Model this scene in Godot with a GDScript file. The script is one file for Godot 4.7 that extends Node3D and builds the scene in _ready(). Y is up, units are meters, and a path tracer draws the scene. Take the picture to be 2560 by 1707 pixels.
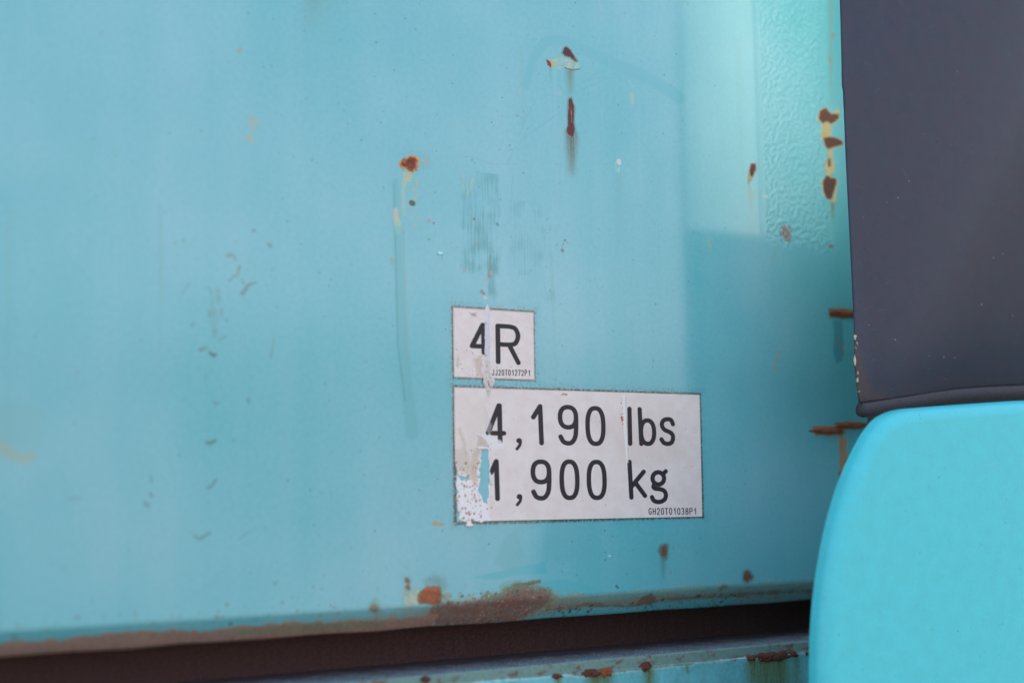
extends Node3D
# Close-up of the weathered turquoise side of an excavator: chalky steel panel with two stickers, rusted lower edge,
# frame beam below it, dark corner panel and moulded cover standing proud on the right. Units are metres; mark lists are in millimetres
# on the panel's own face (x to the right, y up from lens height).

const LIFT := 1.35   # height of the lens above the ground

const WEIGHT_OUTLINE := [565.4, 84.7, 565.0, 77.5, 564.8, 66.5, 565.0, 52.4, 565.3, 35.3, 565.5, 25.9, 565.8, 22.1, 566.9, 19.7, 567.5, 16.6, 567.7, 14.3, 566.7, 12.0, 567.4, 9.6, 566.1, 7.2, 566.3, 4.2, 567.7, 1.5, 569.1, 0.2, 567.3, -2.0, 566.4, -4.7, 566.9, -8.2, 568.6, -10.9, 567.4, -13.2, 568.2, -15.9, 569.8, -18.4, 568.1, -20.9, 571.3, -22.8, 574.2, -23.9, 575.8, -25.4, 578.7, -27.1, 580.3, -24.7, 581.1, -23.2, 585.8, -23.7, 589.2, -24.9, 592.3, -23.6, 819.0, -24.9, 819.9, 84.2]
const TEAR_HOLE := [590.6, 34.2, 592.5, 35.1, 594.3, 35.4, 597.5, 34.2, 597.3, 31.5, 596.9, 28.3, 597.8, 25.1, 598.3, 21.2, 597.5, 18.1, 597.7, 14.9, 597.2, 11.8, 598.1, 8.6, 596.6, 4.7, 597.2, -0.0, 597.0, -4.7, 594.9, -6.4, 595.5, -8.2, 596.0, -10.4, 594.0, -9.4, 591.6, -8.7, 590.7, -6.2, 590.1, -3.9, 588.3, -1.5, 586.4, 0.9, 587.2, 3.6, 588.0, 6.3, 589.1, 10.9, 587.3, 10.7, 586.0, 11.4, 587.0, 13.8, 588.3, 16.1, 587.2, 18.5, 588.9, 19.7, 589.3, 22.8, 590.5, 25.5, 588.7, 26.3, 590.3, 29.9]
const SMALL_HOLE := [568.4, 13.1, 570.4, 12.9, 572.7, 12.5, 574.0, 11.9, 576.3, 12.7, 579.2, 13.2, 577.6, 11.5, 577.1, 10.2, 574.9, 10.0, 572.6, 9.0, 570.4, 9.5, 569.8, 11.2]
const POSITION_OUTLINE := [564.6, 149.6, 643.1, 149.6, 643.1, 92.2, 565.2, 92.3]
const WEIGHT_TEXT := [["4", 594.5, 614.3, 72.1, 39.2], [",", 622.4, 629.5, 44.8, 33.6], ["1", 638.7, 651.2, 72.3, 37.8], ["9", 665.5, 686.5, 72.2, 37.7], ["0", 693.7, 714.9, 71.8, 37.4], ["l", 738.5, 742.5, 71.9, 37.8], ["b", 749.6, 769.6, 71.8, 37.7], ["s", 772.9, 790.8, 63.5, 37.8], ["1", 596.8, 607.4, 26.4, -7.8], [",", 621.9, 629.1, -1.4, -12.2], ["9", 637.4, 658.2, 26.1, -8.1], ["0", 666.1, 686.7, 26.1, -8.2], ["0", 693.9, 715.0, 25.8, -8.6], ["k", 737.2, 757.9, 25.8, -8.7], ["g", 760.8, 781.4, 17.5, -13.1], ["G", 759.1, 762.5, -16.2, -22.1], ["H", 763.6, 767.0, -16.3, -22.2], ["2", 768.1, 771.5, -16.3, -22.3], ["0", 772.6, 776.0, -16.4, -22.4], ["T", 777.1, 780.5, -16.5, -22.5], ["0", 781.6, 785.1, -16.5, -22.5], ["1", 786.2, 789.6, -16.6, -22.6], ["0", 790.7, 794.2, -16.7, -22.7], ["3", 795.3, 798.8, -16.8, -22.8], ["8", 799.9, 803.4, -16.8, -22.9], ["P", 804.5, 808.1, -16.9, -22.9], ["1", 809.2, 812.7, -17.0, -23.0]]
const POSITION_TEXT := [["4", 580.3, 599.6, 138.1, 111.6], ["R", 605.1, 629.4, 138.1, 104.4], ["J", 601.2, 603.6, 99.9, 94.9], ["J", 604.4, 606.8, 100.0, 94.9], ["2", 607.5, 609.9, 100.0, 95.0], ["0", 610.7, 613.1, 100.1, 95.1], ["T", 613.9, 616.3, 100.2, 95.1], ["0", 617.0, 619.5, 100.2, 95.2], ["1", 620.2, 622.7, 100.3, 95.3], ["2", 623.4, 625.9, 100.4, 95.3], ["7", 626.6, 629.1, 100.5, 95.4], ["2", 629.8, 632.3, 100.5, 95.5], ["P", 633.1, 635.5, 100.6, 95.5], ["1", 636.3, 638.8, 100.7, 95.6]]
const CORNER_EDGE := [897.7, 429.0, 897.5, 407.0, 896.9, 377.8, 896.2, 354.2, 896.2, 350.2, 897.1, 348.2, 897.3, 320.1, 897.3, 284.3, 897.8, 248.7, 898.4, 206.3, 898.9, 171.2, 899.3, 143.2, 898.2, 115.3, 897.3, 106.6, 898.7, 98.0, 899.1, 87.6, 900.5, 77.3, 901.4, 71.9]
const CORNER_FOOT := [901.4, 71.9, 924.4, 74.3, 958.8, 78.2, 990.1, 82.6, 1021.7, 86.6, 1065.0, 90.3, 1115.6, 93.5]
const COVER_EDGE := [764.7, -150.5, 765.9, -126.9, 768.3, -103.3, 772.3, -79.6, 778.5, -55.7, 786.3, -31.7, 796.9, -7.3, 806.3, 9.6, 818.0, 26.7, 828.8, 40.3, 834.4, 45.7, 840.8, 50.9, 849.1, 55.5, 859.7, 59.2, 871.2, 61.3, 889.7, 62.9, 942.3, 66.6, 1023.4, 71.7]
const SEAL_LINE := [903.3, 66.4, 906.7, 65.8, 926.2, 68.5, 960.7, 73.1, 992.0, 77.3, 1023.6, 81.0, 1067.0, 84.2, 1117.6, 86.9]
const BEAM_EDGE_Y := [584.9, -138.0, 699.8, -136.4, 916.3, -138.8]
const BEAD_SPOTS := [638.3, -147.8, 672.4, -148.3, 686.2, -148.1, 727.5, -147.0, 842.4, -148.4, 859.6, -148.7, 874.5, -148.8, 892.2, -148.6, 910.1, -149.1, 519.8, -140.5]
const PAINT_EDGE := [584.9, -146.5, 616.4, -147.4, 644.7, -147.3, 663.3, -149.9, 690.8, -149.9, 705.9, -149.3, 730.0, -149.1, 756.9, -149.0, 775.2, -149.4, 779.9, -147.9, 803.3, -148.4, 822.4, -147.4, 836.9, -147.2, 858.9, -149.4, 876.3, -149.1, 899.2, -148.5, 919.8, -148.9]

const PANEL_MARKS := [
	["l", "60b1c0", 0.7, 7.5, 13, 2.0, 1.5, -1, [639.3, 345.0, 644.9, 364.6, 652.4, 378.4, 661.0, 386.6, 670.6, 389.9, 686.7, 389.2, 719.3, 381.3, 752.8, 374.2, 787.2, 364.9, 805.8, 357.0]],
	["l", "60b1c0", 0.35, 6, 9, 2.0, 1.5, -1, [723.6, 377.3, 741.3, 366.9, 761.7, 366.0]],
	["l", "5f9dae", 0.45, 0.5, 0.5, 0.4, 0.1, -1, [692.3, 352.5, 707.8, 362.0, 721.2, 370.5]],
	["l", "5f9dae", 0.45, 0.5, 0.5, 0.4, 0.1, -1, [696.7, 354.9, 710.0, 361.4, 730.0, 364.3]],
	["l", "5f9dae", 0.45, 0.5, 0.5, 0.4, 0.1, -1, [690.0, 344.8, 707.6, 354.6, 724.4, 362.6]],
	["l", "5f9dae", 0.45, 0.5, 0.5, 0.4, 0.1, -1, [632.4, 302.2, 638.8, 316.4, 651.6, 337.7]],
	["l", "5f9dae", 0.45, 0.5, 0.5, 0.4, 0.1, -1, [737.0, 334.6, 756.8, 314.7, 773.5, 298.9, 786.9, 281.5]],
	["l", "5f9dae", 0.45, 0.5, 0.5, 0.4, 0.1, -1, [632.3, 296.0, 674.6, 326.4]],
	["l", "5f9dae", 0.45, 0.5, 0.5, 0.4, 0.1, -1, [797.3, 313.9, 829.1, 324.4]],
	["l", "5f9dae", 0.4, 0.7, 0.5, 0.4, 0.1, -1, [618.5, 274.1, 627.9, 290.6]],
	["l", "6a9aa8", 0.3, 0.8, 0.8, 0.5, 0.2, -1, [568.2, 275.0, 584.7, 276.4, 604.4, 272.5, 627.6, 275.1]],
	["l", "5f9dae", 0.5, 0.5, 0.5, 0.3, 0.1, -1, [624.5, 271.7, 623.0, 242.7]],
	["s", "5d6a58", 0.75, 0.1, 16, 12, [685.1, 367.9, 684.4, 337.7]],
	["s", "4a5346", 0.95, 0.1, 21, 15, [685.5, 311.5, 684.4, 264.4]],
	["s", "5d6a58", 0.25, 0, 6, 5, [664.8, 365.8, 664.5, 348.5]],
	["p", "86b4b4", 0.8, 1.2, 0.6, 6, 0.4, 0.5, [666.0, 372.3, 677.8, 376.4, 686.4, 376.8, 693.9, 372.9, 696.5, 368.7, 688.3, 365.6, 678.6, 366.5, 673.3, 363.9, 666.9, 365.2]],
	["l", "a09a78", 0.7, 0.8, 0.6, 0.4, 0.3, -1, [666.0, 372.8, 671.3, 374.5, 677.8, 376.4]],
	["l", "4a4a40", 0.9, 0.9, 0.6, 0.3, 0.4, -1, [679.7, 366.6, 688.3, 365.6, 695.9, 367.7]],
	["p", "d3c39a", 0.8, 0.8, 0.5, 4, 0.5, 0, [679.5, 373.2, 683.1, 374.0, 683.4, 372.2, 680.4, 371.9]],
	["p", "d3c39a", 0.8, 0.8, 0.5, 4, 0.5, 0, [682.2, 370.8, 685.7, 371.7, 686.0, 369.9, 683.0, 369.5]],
	["p", "d3c39a", 0.8, 0.8, 0.5, 4, 0.5, 0, [688.6, 369.5, 692.2, 370.3, 692.5, 368.5, 689.4, 368.2]],
	["p", "d3c39a", 0.8, 0.8, 0.5, 4, 0.5, 0, [681.0, 367.8, 684.6, 368.6, 684.9, 366.8, 681.9, 366.4]],
	["p", "c9a878", 0.9, 0.8, 0.5, 3, 0.6, 0, [663.8, 370.2, 667.6, 371.2, 669.6, 368.8, 672.5, 370.6, 670.1, 367.0, 666.9, 365.2, 664.8, 364.2]],
	["p", "3f3a34", 0.6, 1.0, 2.2, 0, 0.6, 0, [676.6, 379.0, 678.5, 384.5, 681.8, 386.2, 685.7, 384.5, 689.2, 379.5, 693.4, 374.8, 692.8, 373.5, 689.6, 373.6, 685.3, 376.0, 679.9, 376.5]],
	["p", "53242a", 1, 0.8, 0.4, 20, 0.85, 0.5, [677.3, 379.5, 679.0, 384.4, 681.7, 385.7, 685.5, 384.0, 688.6, 379.4, 692.8, 374.6, 689.6, 374.1, 685.3, 376.6, 679.9, 377.2]],
	["p", "a35a44", 0.8, 0.5, 0.4, 0, 0.8, 0, [688.0, 376.6, 692.8, 374.7, 691.7, 373.7, 688.5, 374.4]],
	["p", "7a3a22", 1, 0.6, 0.4, 14, 0.85, 0.6, [660.2, 371.4, 663.8, 370.2, 665.9, 366.9, 664.8, 364.4, 661.6, 366.2]],
	["p", "4a4038", 0.6, 0.8, 2.5, 0, 0.6, 0, [682.3, 338.8, 686.1, 340.8, 689.5, 332.9, 688.8, 319.1, 690.1, 312.0, 686.7, 304.8, 682.4, 305.2, 678.7, 309.0, 681.6, 314.6, 681.1, 322.7]],
	["p", "55262a", 1, 0.7, 0.4, 18, 0.85, 0.5, [683.4, 338.9, 686.1, 340.2, 688.6, 332.8, 687.8, 319.0, 689.2, 311.9, 686.4, 305.7, 682.7, 306.1, 679.5, 309.4, 682.3, 314.7, 682.0, 322.8, 683.2, 332.1]],
	["l", "b08a6a", 0.8, 0.6, 0.8, 0.3, 0.6, -1, [685.3, 329.6, 686.0, 322.4, 685.6, 318.7]],
	["l", "c69a78", 0.9, 0.9, 0.7, 0.3, 0.3, -1, [680.1, 310.3, 681.6, 306.9, 684.8, 305.8]],
	["l", "a7b9a0", 0.6, 2.2, 2.0, 1.2, 0.8, -1, [749.7, 364.3, 752.4, 359.5]],
	["l", "a7b9a0", 0.7, 4, 4, 1.5, 1, -1, [752.0, 352.0, 752.0, 345.4]],
	["l", "d8d2c4", 0.8, 5, 5, 1, 0.9, -1, [735.8, 289.5, 735.8, 288.6]],
	["l", "b8c8c0", 0.7, 3, 2, 1, 0.8, -1, [735.4, 282.5, 735.3, 279.8]],
	["l", "b5bfb0", 0.5, 1, 1, 0.5, 0.4, -1, [732.4, 287.7, 732.7, 278.6]],
	["s", "66a9b6", 0.6, 0.1, 13, 9, [735.3, 279.8, 733.3, 204.3]],
	["p", "98b4c4", 0.4, 2, 2, 0, -1, 0, [665.4, 344.1, 675.0, 346.4, 676.5, 341.6, 668.5, 341.0]],
	["p", "6aa7b4", 0.35, 3, 4, 0, -1, 0, [517.2, 271.7, 531.2, 275.4, 546.2, 273.3, 545.2, 263.0, 536.7, 259.6, 530.1, 256.3]],
	["p", "c98a4c", 1, 1.0, 0.5, 6, 0.7, 0.4, [515.8, 263.0, 519.1, 267.3, 523.7, 268.6, 526.5, 271.1, 532.1, 271.3, 535.3, 268.3, 534.4, 264.4, 535.9, 261.2, 531.5, 259.3, 530.6, 256.0, 526.2, 257.2, 521.4, 259.1, 517.4, 260.6]],
	["p", "6e3020", 1, 1.3, 0.4, 20, 0.9, 0.9, [517.7, 262.9, 520.4, 265.8, 524.1, 267.3, 526.7, 269.4, 531.1, 269.7, 533.2, 267.2, 532.5, 264.2, 533.7, 261.6, 530.6, 260.6, 529.6, 257.8, 526.4, 258.4, 522.2, 260.3, 519.0, 261.4]],
	["d", "b5763e", 0.85, 70, 0.35, 1.0, [518.1, 268.0, 533.4, 257.9]],
	["d", "4f2018", 0.8, 45, 0.35, 0.9, [518.1, 268.0, 533.4, 257.9]],
	["l", "c79a72", 0.6, 1, 0.8, 0.5, 0.8, -1, [534.4, 269.0, 537.7, 269.0, 541.4, 266.4, 543.3, 265.3]],
	["l", "c79a72", 0.45, 1, 0.8, 0.5, 0.8, -1, [541.9, 272.0, 542.8, 265.3, 534.8, 261.5]],
	["l", "c79a72", 0.6, 0.8, 0.5, 0.4, 0.4, -1, [533.9, 261.4, 539.5, 261.5]],
	["p", "b9ae88", 0.75, 2.0, 1.2, 2, 0.5, 0.5, [520.7, 256.6, 530.1, 257.3, 528.2, 249.8, 524.5, 250.3, 522.1, 246.3, 521.2, 249.5]],
	["l", "a9b9a0", 0.7, 3.0, 2.0, 1.2, 0.5, -1, [521.2, 249.5, 520.3, 239.4, 521.3, 221.2]],
	["l", "b9a880", 0.7, 2.4, 1.6, 0.9, 0.6, -1, [532.4, 251.5, 533.9, 246.2]],
	["p", "b9ae86", 0.8, 1.2, 0.8, 2, 0.5, 0, [525.6, 244.3, 531.4, 245.1, 530.9, 242.1, 528.1, 241.9, 527.0, 239.7]],
	["l", "b9ae86", 0.65, 2.6, 2.6, 0.8, 0.7, -1, [530.5, 237.1, 531.3, 237.1]],
	["l", "b9ae86", 0.65, 2.2, 2.2, 0.8, 0.7, -1, [533.7, 238.6, 534.4, 238.6]],
	["l", "b9ae86", 0.65, 2.4, 2.4, 0.8, 0.7, -1, [527.8, 220.4, 528.5, 220.3]],
	["l", "b9ae86", 0.65, 2.6, 2.6, 0.8, 0.7, -1, [530.3, 213.8, 531.1, 213.8]],
	["l", "b9ae86", 0.65, 1.4, 1.4, 0.8, 0.7, -1, [530.9, 227.1, 531.6, 227.1]],
	["l", "b9ae86", 0.65, 1.8, 1.8, 0.8, 0.7, -1, [533.9, 219.8, 534.7, 219.8]],
	["l", "b9ae86", 0.65, 1.2, 1.2, 0.8, 0.7, -1, [526.7, 229.2, 527.5, 229.2]],
	["l", "2f2f1c", 0.95, 4.2, 4.2, 0.8, 0.4, -1, [527.9, 232.1, 529.2, 231.9]],
	["b", "6ab4c2", 0.35, 0.5, [521.7, 246.2, 536.3, 212.5]],
	["l", "5cabb4", 0.6, 6, 11, 2.6, 1.0, -1, [513.6, 247.1, 514.0, 223.8, 515.1, 199.1, 516.9, 152.5, 519.6, 111.0, 527.0, 47.6]],
	["l", "4e8e9a", 0.6, 1.0, 1.2, 0.5, 0.2, -1, [512.3, 245.3, 512.4, 223.7, 513.1, 198.9, 514.2, 152.4, 514.6, 117.2, 520.8, 72.9]],
	["l", "7aa49c", 0.55, 1.6, 1.2, 1, 0.3, -1, [520.1, 211.1, 520.8, 183.0, 521.5, 152.8, 523.8, 104.8]],
	["l", "c2b89c", 0.85, 4, 5.5, 1.2, 1.0, -1, [513.5, 224.6, 514.2, 218.9, 515.0, 214.0]],
	["l", "7ac0b0", 0.7, 5, 5, 1.5, 0.4, -1, [514.6, 213.1, 515.5, 207.4]],
	["l", "8a9a80", 0.6, 2.4, 1.6, 0.9, 0.8, -1, [509.6, 185.5, 510.1, 180.6]],
	["b", "58a2ac", 0.85, 0.6, [574.8, 261.1, 609.0, 181.8]],
	["b", "4d97a2", 0.6, 0.5, [584.2, 235.5, 606.1, 181.6]],
	["b", "5aa4b0", 0.65, 0.52, [622.0, 240.8, 649.5, 184.6]],
	["b", "60a6b2", 0.55, 0.52, [650.3, 222.3, 672.4, 186.2]],
	["b", "3f7f88", 0.6, 0.45, [589.5, 194.9, 602.1, 181.3]],
	["b", "3f7f88", 0.5, 0.4, [623.3, 194.9, 635.2, 184.5]],
	["b", "569aa4", 0.8, 0.7, [597.4, 198.9, 604.2, 157.7]],
	["b", "5ea6b2", 0.6, 0.45, [620.8, 169.7, 636.8, 159.6]],
	["b", "5ea6b2", 0.6, 0.45, [653.4, 171.7, 665.6, 161.3]],
	["l", "b3a9a0", 0.45, 2, 1.5, 0.8, 0.6, -1, [576.7, 261.3, 577.1, 248.5]],
	["l", "a9b99a", 0.5, 2.4, 1.6, 0.9, 0.6, -1, [585.0, 257.9, 580.4, 243.7]],
	["l", "7a7a66", 0.7, 1.0, 0.6, 0.4, 0.2, -1, [600.8, 193.2, 600.6, 181.2]],
	["l", "a88894", 0.85, 3, 2.4000000000000004, 0.6, 0.6, -1, [543.5, 218.8, 544.1, 218.4]],
	["l", "6a5a5a", 0.85, 1.6, 1.2800000000000002, 0.6, 0.6, -1, [547.8, 217.4, 548.3, 216.9]],
	["l", "a99a98", 0.85, 3.6, 2.8800000000000003, 0.6, 0.6, -1, [602.3, 180.0, 602.9, 179.5]],
	["l", "8f7a78", 0.85, 2.6, 2.08, 0.6, 0.6, -1, [599.6, 177.8, 600.2, 177.3]],
	["l", "a99a9a", 0.85, 2.4, 1.92, 0.6, 0.6, -1, [597.8, 174.7, 598.4, 174.3]],
	["l", "7f7a80", 0.85, 3.2, 2.5600000000000005, 0.6, 0.6, -1, [592.7, 163.9, 593.3, 163.4]],
	["l", "7a7a82", 0.85, 2.6, 2.08, 0.6, 0.6, -1, [594.5, 162.7, 595.1, 162.2]],
	["l", "c9c0c0", 0.85, 3.4, 2.72, 0.6, 0.6, -1, [595.8, 159.1, 596.4, 158.6]],
	["l", "a5949c", 0.85, 2.6, 2.08, 0.6, 0.6, -1, [576.2, 180.7, 576.8, 180.3]],
	["l", "a08a98", 0.85, 2.2, 1.7600000000000002, 0.6, 0.6, -1, [587.4, 203.5, 588.0, 203.0]],
	["l", "7a5a50", 0.85, 2, 1.6, 0.6, 0.6, -1, [586.0, 224.3, 586.6, 223.9]],
	["l", "6a7280", 0.85, 3.4, 2.72, 0.6, 0.6, -1, [673.6, 204.7, 674.2, 204.2]],
	["l", "6a7280", 0.85, 2.4, 1.92, 0.6, 0.6, -1, [676.4, 213.8, 677.0, 213.3]],
	["l", "4a8a8a", 0.85, 3, 2.4000000000000004, 0.6, 0.6, -1, [608.4, 221.8, 609.0, 221.3]],
	["l", "5a6a50", 0.85, 1.8, 1.4400000000000002, 0.6, 0.6, -1, [543.2, 204.0, 543.8, 203.5]],
	["l", "55707a", 0.7, 0.9, 0.7, 0.4, 0.3, -1, [675.1, 211.2, 673.4, 207.5]],
	["l", "2f6a74", 0.9, 2.2, 2.2, 0.5, 0.3, -1, [552.2, 192.4, 555.4, 192.3]],
	["l", "a9e4ee", 0.95, 2.6, 2.6, 0.4, 0.3, -1, [553.0, 193.3, 554.9, 193.2]],
	["l", "5f7472", 0.432, 3.1, 1.55, 1.2, 0.5, -1, [372.9, 177.3, 374.8, 178.4, 377.6, 177.6, 379.7, 174.7]],
	["l", "5f7472", 0.432, 1.55, 1.55, 1.2, 0.5, -1, [382.5, 169.9, 381.3, 164.8, 380.1, 162.8, 377.3, 162.2, 375.8, 159.1, 374.0, 158.9]],
	["l", "5f7472", 0.46799999999999997, 1.55, 1.24, 1.2, 0.5, -1, [384.6, 159.6, 386.2, 156.7]],
	["l", "5f7472", 0.612, 1.364, 3.1, 1.2, 0.5, -1, [395.5, 158.8, 389.4, 156.5, 387.4, 152.9, 384.6, 149.6]],
	["l", "5f7472", 0.36, 1.24, 1.24, 1.2, 0.5, -1, [357.7, 152.9, 360.4, 149.7, 361.3, 145.2, 361.3, 138.3]],
	["l", "5f7472", 0.216, 4.34, 3.7199999999999998, 1.2, 0.5, -1, [365.5, 150.7, 366.0, 142.4]],
	["l", "5f7472", 0.288, 3.1, 2.48, 1.2, 0.5, -1, [359.4, 134.0, 358.8, 131.4]],
	["l", "5f7472", 0.36, 1.8599999999999999, 1.612, 1.2, 0.5, -1, [368.8, 136.5, 368.6, 131.9]],
	["l", "5f7472", 0.396, 2.48, 2.48, 1.2, 0.5, -1, [372.0, 129.2, 372.8, 128.8]],
	["l", "5f7472", 0.432, 2.48, 1.8599999999999999, 1.2, 0.5, -1, [345.9, 124.5, 347.8, 124.8]],
	["l", "5f7472", 0.612, 2.79, 1.8599999999999999, 1.2, 0.5, -1, [352.6, 106.1, 356.5, 107.5]],
	["l", "3f5654", 0.6839999999999999, 1.8599999999999999, 2.79, 1.2, 0.5, -1, [360.0, 104.6, 361.8, 102.2, 363.7, 102.7]],
	["l", "5f7472", 0.216, 1.8599999999999999, 1.8599999999999999, 1.2, 0.5, -1, [343.7, 154.7, 338.8, 146.8]],
	["l", "5f7472", 0.324, 1.24, 1.55, 1.2, 0.5, -1, [409.9, 116.2, 407.5, 102.3]],
	["l", "5f7472", 0.504, 3.1, 3.1, 1.2, 0.5, -1, [405.7, 188.4, 406.8, 187.7]],
	["l", "5f7472", 0.504, 2.48, 2.48, 1.2, 0.5, -1, [393.1, 198.0, 393.9, 197.9]],
	["l", "5f7472", 0.36, 1.8599999999999999, 1.24, 1.2, 0.5, -1, [363.8, 121.0, 363.1, 115.7]],
	["l", "5f7472", 0.288, 1.8599999999999999, 1.8599999999999999, 1.2, 0.5, -1, [367.4, 114.0, 372.1, 116.9]],
	["l", "5f7472", 0.36, 0.744, 0.744, 1.2, 0.5, -1, [356.5, 108.6, 358.8, 107.2]],
	["s", "6f8f88", 0.45, 0.15, 13, 8, [362.7, 137.6, 362.9, 113.4]],
	["l", "50686a", 0.7124999999999999, 2.3400000000000003, 1.9800000000000002, 1.0, 0.4, -1, [358.1, 38.3, 361.0, 37.9, 364.5, 40.0]],
	["l", "50686a", 0.5625, 1.56, 1.32, 1.0, 0.4, -1, [358.9, 5.5, 361.6, 6.3, 365.5, 11.8]],
	["l", "50686a", 0.5249999999999999, 1.6900000000000002, 1.4300000000000002, 1.0, 0.4, -1, [349.5, -28.9, 353.5, -31.2, 361.5, -26.5]],
	["l", "50686a", 0.3375, 1.625, 1.375, 1.0, 0.4, -1, [317.0, 14.2, 317.0, 9.8]],
	["l", "50686a", 0.44999999999999996, 2.6, 2.2, 1.0, 0.4, -1, [316.9, 1.4, 317.7, 0.3]],
	["l", "50686a", 0.48750000000000004, 2.08, 1.7600000000000002, 1.0, 0.4, -1, [312.8, -4.7, 315.6, -6.9]],
	["l", "50686a", 0.44999999999999996, 1.3, 1.1, 1.0, 0.4, -1, [362.5, 68.0, 364.8, 66.6, 367.2, 67.8]],
	["l", "50686a", 0.07500000000000001, 0.065, 0.05500000000000001, 1.0, 0.4, -1, [352.8, 106.3, 356.3, 107.2]],
	["l", "50686a", 0.26249999999999996, 1.3, 1.1, 1.0, 0.4, -1, [383.2, -32.1, 391.4, -26.7]],
	["l", "50686a", 0.22499999999999998, 1.9500000000000002, 1.6500000000000001, 1.0, 0.4, -1, [357.1, 87.5, 356.5, 84.2]],
	["l", "50686a", 0.41250000000000003, 2.6, 2.2, 1.0, 0.4, -1, [389.7, 70.9, 389.9, 68.6]],
	["l", "50686a", 0.22499999999999998, 1.9500000000000002, 1.6500000000000001, 1.0, 0.4, -1, [258.7, -1.2, 267.1, -0.3]],
	["l", "a8a890", 0.5, 9, 6, 4, 1.5, -1, [209.2, 38.5, 219.3, 30.3, 226.4, 26.7, 233.5, 27.7]],
	["p", "74aeb4", 0.4, 6, 14, 0, -1, 0, [206.6, 63.2, 224.6, 65.7, 239.0, 57.6, 235.3, 36.6, 223.3, 31.3, 207.2, 36.4]],
	["l", "9fae9e", 0.5, 7, 6, 3, 1.5, -1, [392.7, 283.4, 394.1, 281.7]],
	["l", "9fae9e", 0.5, 7, 6, 3, 1.5, -1, [389.7, 269.4, 391.1, 267.7]],
	["l", "9fae9e", 0.5, 7, 6, 3, 1.5, -1, [391.5, 278.5, 392.9, 276.8]],
	["l", "8f9a90", 0.6, 4, 3, 1.5, 0.5, -1, [380.8, 335.3, 382.7, 336.8]],
	["s", "6fa4a2", 0.5, 0.05, 60, 30, [447.9, 406.4, 447.9, 351.2]],
	["s", "5f8f8c", 0.4, 0.05, 20, 12, [441.0, 398.6, 441.0, 366.2]],
	["s", "8fa09c", 0.75, 0.65, 10, 9, [1005.5, 546.4, 996.6, 372.2]],
	["s", "84a4a2", 0.5, 0.2, 5, 3, [1014.1, 548.1, 1006.2, 397.4]],
	["s", "88b0aa", 0.4, 0.1, 20, 14, [897.7, 525.0, 894.1, 438.6]],
	["l", "6f9a98", 0.5, 2, 2, 1, 0.3, -1, [1019.7, 507.9, 1013.9, 398.5]],
	["l", "a5957c", 0.7, 4.5, 4, 2, 0.6, -1, [1004.4, 448.1, 1004.3, 446.4]],
	["l", "a5957c", 0.7, 4.5, 4, 2, 0.6, -1, [998.1, 422.5, 998.0, 420.9]],
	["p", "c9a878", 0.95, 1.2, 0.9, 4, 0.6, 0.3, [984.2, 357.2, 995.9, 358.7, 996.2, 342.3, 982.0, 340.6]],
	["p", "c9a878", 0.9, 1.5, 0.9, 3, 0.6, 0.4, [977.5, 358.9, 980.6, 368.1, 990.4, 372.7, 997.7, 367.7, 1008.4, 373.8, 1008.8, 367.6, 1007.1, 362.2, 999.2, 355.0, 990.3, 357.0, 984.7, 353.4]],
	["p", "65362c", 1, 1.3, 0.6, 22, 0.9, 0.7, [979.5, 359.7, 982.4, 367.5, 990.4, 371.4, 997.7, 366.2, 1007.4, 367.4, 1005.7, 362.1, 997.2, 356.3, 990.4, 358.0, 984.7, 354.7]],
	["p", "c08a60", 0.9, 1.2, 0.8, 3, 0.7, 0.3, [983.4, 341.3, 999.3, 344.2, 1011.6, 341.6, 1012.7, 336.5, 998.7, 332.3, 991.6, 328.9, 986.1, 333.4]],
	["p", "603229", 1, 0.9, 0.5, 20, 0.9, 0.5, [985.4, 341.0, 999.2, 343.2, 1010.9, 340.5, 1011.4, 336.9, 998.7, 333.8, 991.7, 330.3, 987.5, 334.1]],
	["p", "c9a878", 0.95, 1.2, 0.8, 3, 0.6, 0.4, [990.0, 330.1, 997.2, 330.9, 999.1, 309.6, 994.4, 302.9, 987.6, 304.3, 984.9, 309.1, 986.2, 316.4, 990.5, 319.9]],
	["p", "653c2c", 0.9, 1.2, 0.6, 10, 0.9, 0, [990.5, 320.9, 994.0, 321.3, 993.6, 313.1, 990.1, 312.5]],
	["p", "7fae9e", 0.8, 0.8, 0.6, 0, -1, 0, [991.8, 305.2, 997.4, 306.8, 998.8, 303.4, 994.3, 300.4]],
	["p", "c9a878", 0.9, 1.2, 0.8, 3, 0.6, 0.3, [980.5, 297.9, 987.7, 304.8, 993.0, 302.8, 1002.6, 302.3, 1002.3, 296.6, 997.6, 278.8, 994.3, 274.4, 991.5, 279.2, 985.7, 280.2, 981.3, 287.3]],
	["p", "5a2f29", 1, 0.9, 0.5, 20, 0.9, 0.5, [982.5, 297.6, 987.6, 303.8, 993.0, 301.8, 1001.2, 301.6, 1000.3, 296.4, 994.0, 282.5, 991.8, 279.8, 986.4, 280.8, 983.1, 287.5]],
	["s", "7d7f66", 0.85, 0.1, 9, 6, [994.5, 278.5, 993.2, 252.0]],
	["p", "a88a60", 0.8, 1.0, 1.0, 2, 0.6, 0, [887.0, 297.5, 889.8, 305.1, 896.8, 305.9, 897.1, 298.6, 892.4, 290.7, 885.8, 283.6, 884.8, 284.5]],
	["p", "5c2d28", 1, 0.8, 0.5, 18, 0.9, 0.6, [888.6, 298.6, 891.0, 304.3, 895.5, 304.8, 895.9, 299.4, 892.2, 292.6, 888.9, 292.8]],
	["s", "7f9a84", 0.6, 0.1, 6, 8, [887.1, 284.7, 889.1, 258.6]],
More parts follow.
